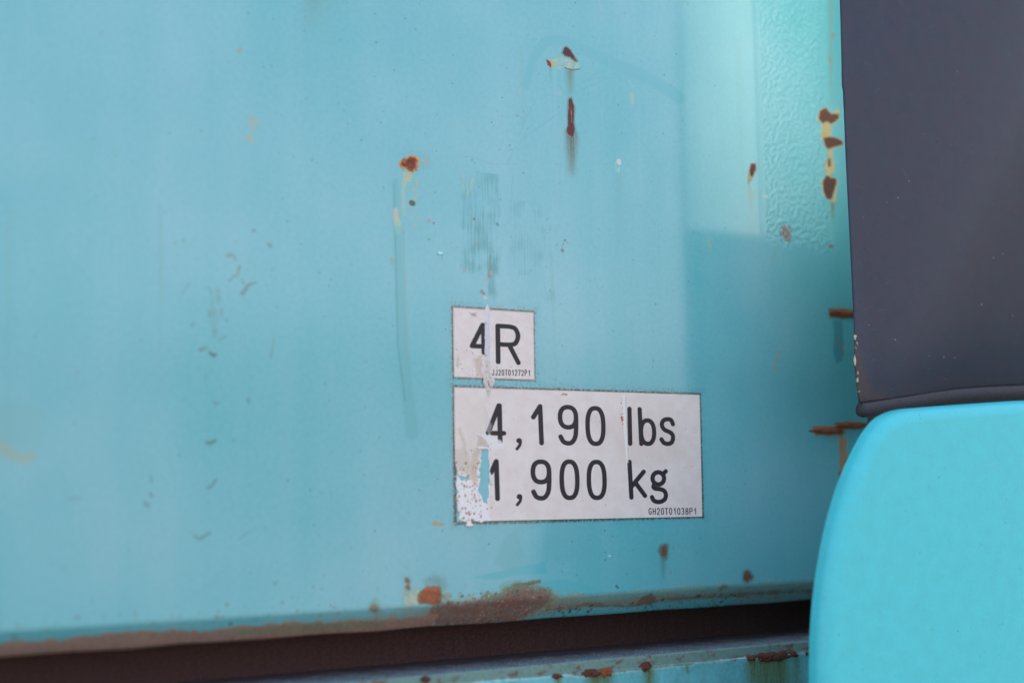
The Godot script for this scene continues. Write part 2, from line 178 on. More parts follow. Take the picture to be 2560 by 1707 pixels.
	["s", "82aaa6", 0.4, 0.1, 22, 18, [890.4, 281.1, 887.7, 216.0]],
	["d", "8a5a50", 0.8, 60, 0.6, 1.6, [923.9, 248.9, 938.8, 233.4]],
	["p", "8c6058", 0.6, 2.5, 1.2, 4, 0.7, 0.8, [929.6, 247.5, 932.9, 248.7, 936.6, 243.1, 937.6, 237.3, 932.3, 233.8, 927.3, 238.4]],
	["l", "9c5a48", 0.8, 3.4, 3, 1, 0.6, -1, [988.1, 233.5, 991.5, 233.4]],
	["l", "c4c8b8", 0.85, 2.8, 2, 0.8, 0.5, -1, [904.6, 274.1, 908.9, 275.2]],
	["l", "a9b9a0", 0.4, 5, 5, 2, 1, -1, [836.1, 226.5, 837.7, 220.9]],
	["l", "b0a48c", 0.8, 2.4, 1.6, 1.0, 0.6, -1, [910.8, 109.1, 915.4, 122.9, 918.7, 128.7]],
	["d", "a99a86", 0.5, 14, 0.4, 0.9, [906.4, 133.8, 925.2, 106.2]],
	["l", "8ab0b0", 0.4, 5, 4, 3, 1, -1, [914.6, 214.8, 918.3, 225.8]],
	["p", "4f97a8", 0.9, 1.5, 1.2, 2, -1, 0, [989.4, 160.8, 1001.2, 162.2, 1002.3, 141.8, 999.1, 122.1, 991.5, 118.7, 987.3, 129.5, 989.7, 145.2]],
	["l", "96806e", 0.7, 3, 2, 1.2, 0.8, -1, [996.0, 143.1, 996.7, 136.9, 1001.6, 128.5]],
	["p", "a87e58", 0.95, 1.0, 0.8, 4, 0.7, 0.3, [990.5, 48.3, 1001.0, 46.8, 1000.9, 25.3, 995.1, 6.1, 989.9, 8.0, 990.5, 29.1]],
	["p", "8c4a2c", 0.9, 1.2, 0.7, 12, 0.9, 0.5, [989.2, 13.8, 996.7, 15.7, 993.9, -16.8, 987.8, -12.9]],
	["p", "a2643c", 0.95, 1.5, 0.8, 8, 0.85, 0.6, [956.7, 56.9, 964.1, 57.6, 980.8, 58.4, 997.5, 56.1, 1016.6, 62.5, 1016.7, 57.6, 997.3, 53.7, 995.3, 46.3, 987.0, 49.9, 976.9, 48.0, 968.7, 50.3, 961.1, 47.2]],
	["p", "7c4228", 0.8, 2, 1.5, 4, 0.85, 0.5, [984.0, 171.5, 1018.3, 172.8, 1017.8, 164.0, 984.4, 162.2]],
	["p", "66868a", 0.6, 4, 7, 0, 0.5, 0, [538.8, -74.6, 537.9, -69.0, 545.3, -65.3, 555.4, -68.2, 556.2, -74.6, 548.8, -75.9]],
	["p", "6f9a9c", 0.5, 3, 3.5, 0, -1, 0, [519.0, -64.2, 525.3, -66.1, 522.4, -85.6, 518.8, -85.4]],
	["p", "abb2a0", 0.75, 4.0, 2.5, 3, 0.6, 0.8, [519.8, -80.8, 527.9, -76.4, 532.4, -75.9, 532.3, -86.9, 520.6, -86.3]],
	["b", "a9a888", 0.6, 0.55, [519.8, -75.3, 533.2, -87.8]],
	["p", "6b6440", 0.9, 1.5, 1.2, 4, 0.7, 0.4, [530.5, -84.5, 531.0, -79.8, 536.0, -74.1, 542.4, -72.8, 550.7, -74.4, 553.9, -80.1, 552.9, -86.4, 546.9, -88.5, 533.2, -87.8]],
	["p", "8c4c2e", 1, 1.3, 0.6, 22, 0.9, 0.8, [531.9, -84.5, 532.8, -80.6, 536.0, -75.3, 541.5, -73.8, 548.8, -75.1, 552.0, -80.0, 551.0, -85.5, 546.9, -87.7, 534.1, -87.0]],
	["l", "c0643c", 0.8, 2.2, 1.6, 0.7, 0.5, -1, [537.9, -76.1, 542.4, -75.2, 547.0, -76.6, 547.5, -75.0]],
	["p", "b9b08c", 0.6, 2, 1, 2, 0.6, 0, [552.5, -80.0, 557.1, -77.1, 559.9, -78.0, 557.1, -81.1]],
	["l", "7c5040", 0.85, 4, 3.4, 1.3, 0.6, -1, [521.6, -68.1, 522.5, -69.0]],
	["l", "7c5040", 0.85, 4, 3.4, 1.3, 0.6, -1, [522.2, -73.4, 523.1, -74.3]],
	["l", "8a5636", 0.9, 6, 5, 1.8, 0.8, -1, [492.8, -87.9, 494.5, -88.8]],
	["p", "6f8f80", 0.5, 2, 4, 0, -1, 0, [488.0, -85.4, 494.1, -80.3, 498.5, -85.9, 497.6, -92.1, 488.9, -91.6]],
	["p", "5ab4c2", 0.85, 1.0, 0.6, 0, 0.12, 0, [579.7, -68.6, 595.0, -66.2, 614.4, -63.4, 633.2, -60.8, 652.8, -58.4, 650.7, -64.4, 654.2, -67.9, 624.2, -68.7, 602.7, -71.1]],
	["p", "5eb4c2", 0.6, 1.5, 1.0, 0, 0.12, 0, [599.7, -77.6, 609.4, -75.9, 621.1, -74.5, 649.0, -74.4, 669.4, -73.6, 689.9, -78.7, 705.7, -85.0, 705.6, -87.6, 674.2, -87.3, 660.9, -86.2, 653.9, -80.0, 629.0, -76.8, 609.3, -77.5, 602.5, -79.1]],
	["p", "66b6c2", 0.7, 1, 0.6, 0, 0.12, 0, [586.2, -78.0, 595.8, -79.7, 607.3, -83.1, 599.6, -81.9]],
	["l", "6e6a52", 0.8, 1.5, 3.5, 0.7, 0.6, -1, [617.2, -76.6, 631.0, -75.8, 645.0, -74.4]],
	["l", "6e5a46", 0.8, 2.5, 2, 0.7, 0.4, -1, [629.0, -76.4, 638.9, -76.0]],
	["p", "8a6a52", 0.45, 7, 7, 4, 0.8, 0.7, [406.4, -95.8, 464.0, -96.3, 516.1, -93.1, 543.2, -89.1, 552.4, -85.6, 555.3, -77.8, 561.7, -84.5, 589.9, -85.9, 614.3, -74.9, 638.9, -75.2, 664.0, -85.5, 700.1, -91.6, 705.3, -99.5, 638.3, -109.9, 543.0, -108.9, 406.4, -107.7]],
	["p", "7a5a4a", 0.6, 4.5, 3, 6, 0.85, 0.8, [657.4, -93.6, 711.5, -93.8, 768.3, -92.2, 865.1, -93.2, 959.3, -93.9, 959.0, -99.8, 864.9, -98.9, 768.1, -99.5, 711.4, -99.2, 657.3, -99.7]],
	["p", "5f6850", 0.8, 3.5, 4.0, 2, 0.7, 0.4, [554.3, -86.9, 571.0, -87.8, 585.2, -87.7, 592.9, -82.8, 609.3, -81.2, 614.2, -76.9, 629.0, -75.9, 644.9, -77.9, 654.9, -81.7, 661.9, -87.9, 658.8, -91.1, 618.8, -93.2]],
	["p", "6f5750", 0.95, 4.0, 3.5, 26, 0.92, 0.8, [543.2, -90.7, 552.4, -86.8, 571.0, -88.2, 585.2, -88.3, 595.7, -87.2, 609.2, -84.9, 617.1, -80.7, 638.8, -81.8, 651.8, -84.5, 656.8, -87.8, 657.8, -91.1, 654.6, -95.1, 646.5, -99.6, 633.4, -105.5, 630.4, -109.4, 618.6, -107.5, 589.6, -107.4, 561.4, -107.2, 550.4, -101.4]],
	["d", "8a5a3e", 0.7, 170, 0.4, 1.3, [547.9, -79.8, 653.3, -110.8]],
	["d", "4a3430", 0.7, 150, 0.4, 1.3, [547.9, -79.8, 653.3, -110.8]],
	["p", "6f463f", 0.75, 3.5, 2.5, 8, 0.92, 0.5, [599.5, -89.7, 614.1, -86.3, 633.7, -89.0, 636.6, -92.5, 618.8, -94.8, 603.3, -94.0]],
	["p", "6e473e", 0.65, 4, 2.5, 8, 0.92, 0.5, [559.7, -92.4, 570.9, -91.8, 594.6, -95.1, 589.8, -98.1, 566.2, -95.9]],
	["l", "8c5638", 0.8, 2, 1.5, 0.6, 0.5, -1, [649.6, -97.3, 654.7, -94.2, 657.8, -90.7]],
	["d", "d5dde0", 0.85, 60, 0.25, 0.6, [588.1, -78.5, 643.3, -106.9]],
	["d", "b5c9c9", 0.6, 40, 0.2, 0.5, [507.3, -87.2, 561.5, -105.3]],
	["p", "8b6a60", 0.92, 2.6, 1.4, 16, 0.85, 0.7, [184.0, -96.1, 216.2, -96.4, 264.4, -96.5, 284.1, -94.3, 313.9, -94.4, 338.5, -95.6, 357.4, -97.2, 389.6, -95.9, 422.9, -95.9, 457.4, -96.5, 515.4, -98.0, 552.8, -96.9, 552.6, -118.0, 216.6, -115.6, 184.5, -115.3]],
	["d", "6a463a", 0.6, 160, 0.4, 1.3, [215.8, -78.1, 481.0, -129.4]],
	["p", "5f7a5c", 0.6, 2.5, 1.5, 3, 0.8, 0.5, [383.1, -98.8, 423.0, -98.8, 457.4, -98.0, 507.7, -99.5, 507.7, -102.7, 436.6, -102.8, 383.1, -101.8]],
	["p", "7d8f84", 0.45, 3.5, 1.2, 8, 0.7, 0.9, [655.5, -86.6, 722.8, -87.2, 792.0, -85.1, 890.9, -85.8, 998.4, -86.2, 997.2, -108.6, 889.9, -108.8, 763.4, -102.0, 678.6, -102.7, 648.8, -106.2]],
	["l", "66554e", 0.6, 2.0, 2.2, 1.4, 2.6, -1, [657.3, -98.9, 674.4, -98.6, 696.0, -96.6, 722.5, -98.7, 749.6, -100.9, 772.8, -97.0, 815.6, -96.4, 852.4, -97.7, 890.5, -96.4, 956.4, -97.7]],
	["p", "5fb4c4", 0.9, 1.6, 0.5, 0, 0.3, 0.2, [642.5, -105.5, 667.9, -101.7, 696.0, -99.7, 745.0, -102.4, 768.1, -100.1, 815.5, -98.9, 864.9, -99.1, 864.6, -105.6, 767.8, -107.7, 700.1, -108.3, 644.6, -108.0]],
	["d", "33302e", 0.9, 45, 0.4, 1.1, [657.4, -95.4, 711.2, -107.2]],
	["d", "3f3634", 0.85, 90, 0.4, 1.2, [745.2, -93.8, 864.5, -108.4]],
	["d", "5a4a48", 0.6, 60, 0.4, 1.2, [865.2, -92.3, 969.5, -109.2]],
	["p", "6d5048", 0.85, 1.8, 1.0, 12, 0.85, 0.6, [750.8, -99.5, 753.3, -92.4, 761.4, -89.1, 769.4, -95.0, 765.7, -101.2]],
	["p", "6d5048", 0.6, 1.5, 1, 6, 0.85, 0, [836.6, -89.0, 840.4, -86.4, 847.8, -88.1, 840.3, -91.1]],
	["p", "4f5a42", 0.8, 1.6, 3.0, 0, 0.6, 0, [780.0, -54.1, 780.0, -57.5, 778.6, -59.9, 775.1, -60.7, 772.9, -59.7, 770.6, -57.1, 768.6, -53.7, 770.3, -50.4, 773.3, -48.1, 775.6, -47.2, 779.0, -48.2, 780.7, -50.8]],
	["p", "63382e", 1, 1.4, 0.9, 20, 0.9, 0.9, [778.2, -54.0, 778.0, -56.5, 777.3, -57.6, 775.2, -58.8, 773.0, -58.8, 772.2, -56.3, 772.5, -53.9, 772.7, -51.4, 773.5, -49.0, 775.5, -49.0, 777.7, -50.4, 778.5, -51.6]],
	["p", "4f5a42", 0.8, 1.6, 3.0, 0, 0.6, 0, [877.6, -80.4, 875.4, -83.3, 872.5, -85.4, 870.0, -86.1, 866.3, -85.1, 864.9, -82.9, 865.3, -79.9, 865.0, -76.9, 866.8, -74.8, 870.5, -74.2, 872.9, -75.1, 875.7, -77.4]],
	["p", "63382e", 1, 1.4, 0.9, 20, 0.9, 0.9, [875.4, -80.3, 874.1, -82.5, 871.9, -83.4, 870.0, -84.5, 868.2, -84.4, 866.1, -82.1, 865.1, -79.9, 866.4, -77.8, 868.6, -75.7, 870.4, -75.8, 872.2, -77.0, 874.4, -78.1]],
	["s", "5c7a72", 0.55, 0.1, 14, 8, [774.3, -58.5, 773.5, -82.4]],
	["l", "5a5a60", 0.8, 2, 1.5, 0.6, 0.4, -1, [723.0, -81.9, 725.2, -83.4]],
	["l", "c5e5ee", 0.8, 1.5, 1.5, 0.4, 0.2, -1, [715.8, -56.1, 717.4, -56.1]],
	["l", "b09a78", 0.85, 4, 2.5, 0.8, 1, -1, [546.7, -24.5, 554.4, -25.5]],
	["p", "68aeb8", 0.4, 3, 3, 0, -1, 0, [612.9, -33.8, 625.2, -33.3, 628.0, -51.6, 616.4, -68.3, 602.4, -57.5]],
	["p", "6aaeb8", 0.25, 4, 4, 0, -1, 0, [651.4, -24.3, 702.2, -25.5, 699.2, -57.6, 649.7, -57.6]],
]
const BEAM_MARKS := [
	["s", "5a5a2e", 0.6, 0.24, 13.2, 18.7, [639.6, -148.9, 640.4, -165.0]],
	["s", "5a5a2e", 0.8, 0.32, 30.0, 42.5, [675.9, -148.6, 676.7, -167.7]],
	["s", "5a5a2e", 0.6, 0.24, 24.0, 34.0, [686.6, -148.5, 687.3, -165.0]],
	["s", "5a5a2e", 0.8, 0.32, 18.0, 25.5, [730.0, -148.2, 730.5, -173.3]],
	["s", "5a5a2e", 0.6, 0.24, 6.0, 8.5, [770.6, -148.7, 771.6, -157.3]],
	["s", "5a5a2e", 0.7, 0.28, 30.0, 42.5, [844.1, -149.8, 844.5, -173.2]],
	["s", "5a5a2e", 0.8, 0.32, 42.0, 59.5, [858.8, -150.0, 858.6, -188.2]],
	["s", "5a5a2e", 0.8, 0.32, 36.0, 51.0, [876.3, -150.2, 875.8, -191.6]],
	["s", "5a5a2e", 0.5, 0.20, 18.0, 25.5, [895.3, -150.5, 895.3, -180.4]],
]

var fine := PackedByteArray()
var coarse := PackedByteArray()
var machine: Node3D
var rng := RandomNumberGenerator.new()


func _ready() -> void:
	rng.seed = 4190
	# --- camera, sky, sun, exposure
	var cam := Camera3D.new()
	cam.name = "camera"
	var look := CameraAttributesPhysical.new()
	look.frustum_focal_length = 50.0
	look.frustum_focus_distance = 1.225
	look.exposure_aperture = 2.3
	look.frustum_near = 0.02
	look.frustum_far = 300.0
	cam.attributes = look
	cam.transform = Transform3D(Basis(Vector3.UP, -0.55602902) * Basis(Vector3.RIGHT, 0.10485652) * Basis(Vector3.BACK, -0.01419445), Vector3(0, LIFT, 1.0))
	add_child(cam)
	cam.current = true
	var env := Environment.new()
	env.background_mode = Environment.BG_SKY
	env.sky = Sky.new()
	var air := ProceduralSkyMaterial.new()
	air.sky_top_color = Color(0.72, 0.80, 0.90)
	air.sky_horizon_color = Color(0.88, 0.88, 0.88)
	air.sky_curve = 0.2
	air.ground_bottom_color = Color(0.45, 0.42, 0.38)
	air.ground_horizon_color = Color(0.75, 0.76, 0.76)
	env.sky.sky_material = air
	env.background_energy_multiplier = 0.4
	env.tonemap_mode = Environment.TONE_MAPPER_LINEAR
	env.tonemap_exposure = 4.8
	env.sdfgi_enabled = true
	env.ssao_enabled = true
	env.ssil_enabled = true
	var around := WorldEnvironment.new()
	around.name = "surroundings"
	around.environment = env
	add_child(around)
	var sun := DirectionalLight3D.new()
	sun.name = "sun"
	sun.light_energy = 0.85
	sun.light_color = Color(1.0, 0.95, 0.86)
	sun.light_angular_distance = 1.2
	sun.shadow_enabled = true
	var to_sun := Vector3(0.75, 0.52, -0.62)
	sun.basis = Basis.looking_at(-to_sun, Vector3.UP)
	add_child(sun)

	fine = noise_tile(0.11, 3, 11)
	coarse = noise_tile(0.022, 3, 23)
	build_ground()
	machine = Node3D.new()
	machine.name = "excavator"
	add_child(machine)
	machine.set_meta("label", "weathered turquoise excavator side with rusty steel panel and dark corner panel")
	machine.set_meta("category", "excavator")
	build_body()
	build_panel()
	build_beam()
	build_corner()
	build_cover()
	build_weight_sticker()
	build_position_sticker()


# ------------------------------------------------------------------ helpers

func noise_tile(freq: float, octaves: int, s: int) -> PackedByteArray:
	var n := FastNoiseLite.new()
	n.noise_type = FastNoiseLite.TYPE_SIMPLEX_SMOOTH
	n.frequency = freq
	n.fractal_octaves = octaves
	n.seed = s
	return n.get_seamless_image(512, 512).get_data()


func noise_image(w: int, h: int, freq: float, octaves: int, s: int) -> Image:
	var n := FastNoiseLite.new()
	n.noise_type = FastNoiseLite.TYPE_SIMPLEX_SMOOTH
	n.frequency = freq
	n.fractal_octaves = octaves
	n.seed = s
	return n.get_image(w, h)


func tri(st: SurfaceTool, p: Array, hint: Vector3, uv: Array = []) -> void:
	var order := [0, 1, 2]
	if (p[0] - p[2]).cross(p[0] - p[1]).dot(hint) < 0.0:
		order = [0, 2, 1]
	for k in order:
		if uv.size():
			st.set_uv(uv[k])
		st.add_vertex(p[k])


func quad(st: SurfaceTool, a: Vector3, b: Vector3, c: Vector3, d: Vector3, hint: Vector3) -> void:
	tri(st, [a, b, c], hint, [uv_of(a), uv_of(b), uv_of(c)])
	tri(st, [a, c, d], hint, [uv_of(a), uv_of(c), uv_of(d)])


func uv_of(p: Vector3) -> Vector2:
	return Vector2(p.x, -p.y)


func part(st: SurfaceTool, called: String, m: Material, parent: Node3D, label := "") -> MeshInstance3D:
	var o := MeshInstance3D.new()
	o.name = called
	o.mesh = st.commit()
	o.material_override = m
	parent.add_child(o, true)
	if label:
		o.set_meta("label", label)
	return o


func box(st: SurfaceTool, lo: Vector3, hi: Vector3, r := 0.002) -> void:
	# a box with chamfered edges
	var c := (lo + hi) / 2.0
	var e := (hi - lo) / 2.0
	var q := func(sx: float, sy: float, sz: float, ax: int) -> Vector3:
		var i := Vector3(e.x - r, e.y - r, e.z - r)
		i[ax] = e[ax]
		return c + Vector3(sx * i.x, sy * i.y, sz * i.z)
	for ax in 3:
		var u := (ax + 1) % 3
		var v := (ax + 2) % 3
		for s in [-1.0, 1.0]:
			var k := []
			for w in [[-1, -1], [1, -1], [1, 1], [-1, 1]]:
				var g := Vector3.ZERO
				g[ax] = s
				g[u] = w[0]
				g[v] = w[1]
				k.append(q.call(g.x, g.y, g.z, ax))
			var n := Vector3.ZERO
			n[ax] = s
			quad(st, k[0], k[1], k[2], k[3], n)
		for su in [-1.0, 1.0]:
			for sv in [-1.0, 1.0]:
				var k := []
				for w in [[-1, u], [1, u], [1, v], [-1, v]]:
					var g := Vector3.ZERO
					g[ax] = w[0]
					g[u] = su
					g[v] = sv
					# the edge runs along ax; its two rows lie on the u face and on the v face
					var p: Vector3 = q.call(g.x, g.y, g.z, w[1])
					k.append(p)
				var n := Vector3.ZERO
				n[u] = su
				n[v] = sv
				quad(st, k[0], k[1], k[2], k[3], n)


func slab(st: SurfaceTool, outline: PackedVector2Array, back: float, front: float, bevel: float) -> void:
	var pts := outline
	if Geometry2D.is_polygon_clockwise(pts):
		pts.reverse()
	var n := pts.size()
	var inner := PackedVector2Array()
	for i in n:
		var d := (pts[(i + 1) % n] - pts[i]).normalized() + (pts[i] - pts[(i + n - 1) % n]).normalized()
		d = d.normalized()
		inner.append(pts[i] + Vector2(-d.y, d.x) * bevel)
	var z := Vector3(0, 0, 1)
	for cap in [[inner, front, z], [pts, back, -z]]:
		var ids := Geometry2D.triangulate_polygon(cap[0])
		for k in range(0, ids.size(), 3):
			var p := []
			var uv := []
			for j in 3:
				var a: Vector2 = cap[0][ids[k + j]]
				p.append(Vector3(a.x, a.y, cap[1]))
				uv.append(uv_of(p[j]))
			tri(st, p, cap[2], uv)
	for i in n:
		var j := (i + 1) % n
		var d := (pts[j] - pts[i]).normalized()
		var o := Vector3(d.y, -d.x, 0)
		var a := Vector3(pts[i].x, pts[i].y, back)
		var b := Vector3(pts[j].x, pts[j].y, back)
		var c := Vector3(pts[j].x, pts[j].y, front - bevel)
		var e := Vector3(pts[i].x, pts[i].y, front - bevel)
		quad(st, a, b, c, e, o)
		quad(st, e, c, Vector3(inner[j].x, inner[j].y, front), Vector3(inner[i].x, inner[i].y, front), o + z)


func lump(st: SurfaceTool, at: Vector3, size: Vector3, s: int) -> void:
	# an uneven rounded bump
	var n := FastNoiseLite.new()
	n.seed = s
	n.frequency = 0.9
	var grid := []
	for i in 15:
		var row := []
		for j in 24:
			var a := PI * i / 14.0
			var b := TAU * (j % 24) / 24.0
			var d := Vector3(sin(a) * cos(b), cos(a), sin(a) * sin(b))
			row.append(at + d * size * (1.0 + 0.5 * n.get_noise_3dv(d * 1.5) + 0.3 * n.get_noise_3dv(d * 3.6 + Vector3(9, 0, 0))))
		row.append(row[0])
		grid.append(row)
	st.set_smooth_group(1)
	for i in 14:
		for j in 24:
			var mid: Vector3 = (grid[i][j] + grid[i + 1][j + 1]) / 2.0 - at
			if i > 0:
				tri(st, [grid[i][j], grid[i][j + 1], grid[i + 1][j + 1]], mid, [Vector2(i, j), Vector2(i, j + 1), Vector2(i + 1, j + 1)])
			if i < 13:
				tri(st, [grid[i][j], grid[i + 1][j + 1], grid[i + 1][j]], mid, [Vector2(i, j), Vector2(i + 1, j + 1), Vector2(i + 1, j)])


func begin() -> SurfaceTool:
	var st := SurfaceTool.new()
	st.begin(Mesh.PRIMITIVE_TRIANGLES)
	return st


func flat(st: SurfaceTool) -> SurfaceTool:
	st.generate_normals()
	return st


func paint(c: Color, rough: float, spec := 0.5) -> StandardMaterial3D:
	var m := StandardMaterial3D.new()
	m.albedo_color = c
	m.roughness = rough
	m.metallic_specular = spec
	return m


func rust_material(c0: Color, c1: Color, s: int) -> StandardMaterial3D:
	var m := StandardMaterial3D.new()
	var ramp := Gradient.new()
	ramp.set_color(0, c0)
	ramp.set_color(1, c1)
	var img := noise_image(256, 256, 0.06, 4, s)
	var rgb := Image.create(256, 256, false, Image.FORMAT_RGB8)
	for y in 256:
		for x in 256:
			rgb.set_pixel(x, y, ramp.sample(img.get_pixel(x, y).r))
	m.albedo_texture = ImageTexture.create_from_image(rgb)
	m.uv1_triplanar = true
	m.uv1_scale = Vector3(18, 18, 18)
	m.roughness = 0.9
	m.heightmap_enabled = true
	m.heightmap_texture = ImageTexture.create_from_image(img)
	m.heightmap_scale = 0.12
	return m


# ------------------------------------------------------------------ surface painter

class Canvas:
	var w: int
	var h: int
	var sx: float   # millimetres for one texel
	var sy: float
	var x0: float
	var y1: float
	var col := PackedByteArray()
	var rgh := PackedByteArray()
	var hgt := PackedByteArray()
	var nf: PackedByteArray
	var nc: PackedByteArray
	var rng := RandomNumberGenerator.new()

	func _init(ww: int, hh: int, sxx: float, syy: float, left: float, top: float, f: PackedByteArray, c: PackedByteArray) -> void:
		w = ww
		h = hh
		sx = sxx
		sy = syy
		x0 = left
		y1 = top
		nf = f
		nc = c
		rng.seed = 77
		col.resize(w * h * 3)
		rgh.resize(w * h)
		hgt.resize(w * h)
		hgt.fill(128)

	func plain(c: Color, rough: float, vary: float) -> void:
		var r := c.r8
		var g := c.g8
		var b := c.b8
		rgh.fill(int(rough * 255))
		for y in h:
			var a := (y & 511) << 9
			for x in w:
				var i := (y * w + x) * 3
				var k := 1.0 + vary * ((nf[a | (x & 511)] + nc[a | (x & 511)]) / 255.0 - 1.0)
				col[i] = clampi(int(r * k), 0, 255)
				col[i + 1] = clampi(int(g * k), 0, 255)
				col[i + 2] = clampi(int(b * k), 0, 255)

	func mix(i: int, r: float, g: float, b: float, a: float) -> void:
		var k := i * 3
		col[k] = clampi(int(col[k] + (r - col[k]) * a), 0, 255)
		col[k + 1] = clampi(int(col[k + 1] + (g - col[k + 1]) * a), 0, 255)
		col[k + 2] = clampi(int(col[k + 2] + (b - col[k + 2]) * a), 0, 255)

	func reach(lo: Vector2, hi: Vector2, more: float) -> Array:
		return [maxi(0, int((lo.x - more - x0) / sx)), mini(w - 1, int((hi.x + more - x0) / sx) + 1), maxi(0, int((y1 - hi.y - more) / sy)), mini(h - 1, int((y1 - lo.y + more) / sy) + 1)]

	func points(a: Array) -> PackedVector2Array:
		var p := PackedVector2Array()
		for i in range(0, a.size(), 2):
			p.append(Vector2(a[i], a[i + 1]))
		return p

	func extent(p: PackedVector2Array) -> Array:
		var lo := p[0]
		var hi := p[0]
		for q in p:
			lo = lo.min(q)
			hi = hi.max(q)
		return [lo, hi]

	func patch(c: Color, alpha: float, amp: float, soft: float, bump: float, rough: float, mott: float, p: PackedVector2Array) -> void:
		var e := extent(p)
		var box := reach(e[0], e[1], amp + soft)
		var n := p.size()
		var tone := Vector3(c.r8, c.g8, c.b8)
		var warm := tone.lerp(Vector3(tone.x * 1.3 + 18, tone.y * 1.28 + 10, tone.z * 1.15 + 6), 1.0)
		for y in range(box[2], box[3] + 1):
			for x in range(box[0], box[1] + 1):
				var q := Vector2(x0 + (x + 0.5) * sx, y1 - (y + 0.5) * sy)
				var best := 1e9
				var inside := false
				var j := n - 1
				for i in n:
					var a := p[i]
					var b := p[j]
					var ab := b - a
					var t := clampf((q - a).dot(ab) / maxf(ab.length_squared(), 1e-6), 0.0, 1.0)
					best = minf(best, q.distance_squared_to(a + ab * t))
					if (a.y > q.y) != (b.y > q.y) and q.x < ab.x * (q.y - a.y) / ab.y + a.x:
						inside = not inside
					j = i
				var d := sqrt(best) * (1.0 if inside else -1.0)
				var v1 := nf[((y & 511) << 9) | (x & 511)] / 255.0
				var v2 := nc[((y * 2 & 511) << 9) | (x * 2 & 511)] / 255.0
				var u := nf[((y * 3 + 91 & 511) << 9) | (x * 3 + 37 & 511)] / 255.0
				d += (v1 + v2 - 1.0) * amp + (u - 0.5) * minf(amp, 2.0) * 1.3
				var k := clampf(d / soft + 0.5, 0.0, 1.0) * alpha
				if k <= 0.0:
					continue
				var m := clampf((u - 0.42) * 2.2 * mott + (v2 - 0.5) * mott * 0.6, 0.0, 1.0)
				var z := tone.lerp(warm, m) * (1.0 - 0.3 * mott * clampf((0.45 - v1) * 2.0, 0.0, 1.0))
				var i2 := y * w + x
				mix(i2, z.x, z.y, z.z, k)
				if bump != 0.0:
					hgt[i2] = clampi(int(hgt[i2] + k * bump * (0.35 + 1.6 * (u - 0.4))), 0, 255)
				if rough >= 0.0:
					rgh[i2] = clampi(int(rgh[i2] + (rough * 255.0 - rgh[i2]) * k), 0, 255)

	func stroke(c: Color, alpha: float, w0: float, w1: float, soft: float, amp: float, rough: float, p: PackedVector2Array) -> void:
		var total := 0.0
		for i in p.size() - 1:
			total += p[i].distance_to(p[i + 1])
		var most := maxf(w0, w1) / 2.0 + soft + amp
		var e := extent(p)
		var box := reach(e[0], e[1], most)
		for y in range(box[2], box[3] + 1):
			for x in range(box[0], box[1] + 1):
				var q := Vector2(x0 + (x + 0.5) * sx, y1 - (y + 0.5) * sy)
				var best := 1e9
				var run := 0.0
				for i in p.size() - 1:
					var ab := p[i + 1] - p[i]
					var long := maxf(ab.length(), 1e-4)
					var t := clampf((q - p[i]).dot(ab) / (long * long), 0.0, 1.0)
					best = minf(best, q.distance_to(p[i] + ab * t) - lerpf(w0, w1, (run + t * long) / maxf(total, 1e-4)) / 2.0)
					run += long
				var d := -best + (nf[((y & 511) << 9) | (x & 511)] + nc[((y * 2 & 511) << 9) | (x * 2 & 511)] - 255) / 255.0 * amp
				var k := clampf(d / soft + 0.5, 0.0, 1.0) * alpha
				if k > 0.0:
					mix(y * w + x, c.r8, c.g8, c.b8, k)
					if rough >= 0.0:
						rgh[y * w + x] = int(lerpf(rgh[y * w + x], rough * 255.0, k))

	func stripes(x: int, y: int) -> float:
		# noise drawn out from top to bottom
		var a := (y >> 5) * 7
		var t := (y & 31) / 32.0
		return lerpf(nf[((a & 511) << 9) | (x * 3 & 511)], nf[((a + 7 & 511) << 9) | (x * 3 & 511)], t) / 255.0

	func run_stain(c: Color, a0: float, a1: float, w0: float, w1: float, p: PackedVector2Array) -> void:
		var e := extent(p)
		var box := reach(e[0], e[1], maxf(w0, w1))
		for y in range(box[2], box[3] + 1):
			var q := y1 - (y + 0.5) * sy
			var t := (p[0].y - q) / maxf(p[0].y - p[1].y, 0.1)
			if t < -0.02 or t > 1.0:
				continue
			var cx := lerpf(p[0].x, p[1].x, t)
			var half := lerpf(w0, w1, t) / 2.0 * (0.8 + 0.4 * nc[((y & 511) << 9) | 40] / 255.0)
			var a := lerpf(a0, a1, t) * clampf((t + 0.02) * 14.0, 0.0, 1.0) * clampf((1.0 - t) * 4.0, 0.0, 1.0)
			for x in range(box[0], box[1] + 1):
				var u := absf(x0 + (x + 0.5) * sx - cx) / half
				if u >= 1.0:
					continue
				var k := a * (1.0 - u * u) * (1.0 - u) * 1.25 * clampf(0.35 + 1.1 * stripes(x, y), 0.0, 1.2) * (0.75 + 0.5 * nf[((y * 2 & 511) << 9) | (x * 2 & 511)] / 255.0)
				mix(y * w + x, c.r8, c.g8, c.b8, clampf(k, 0.0, 1.0))

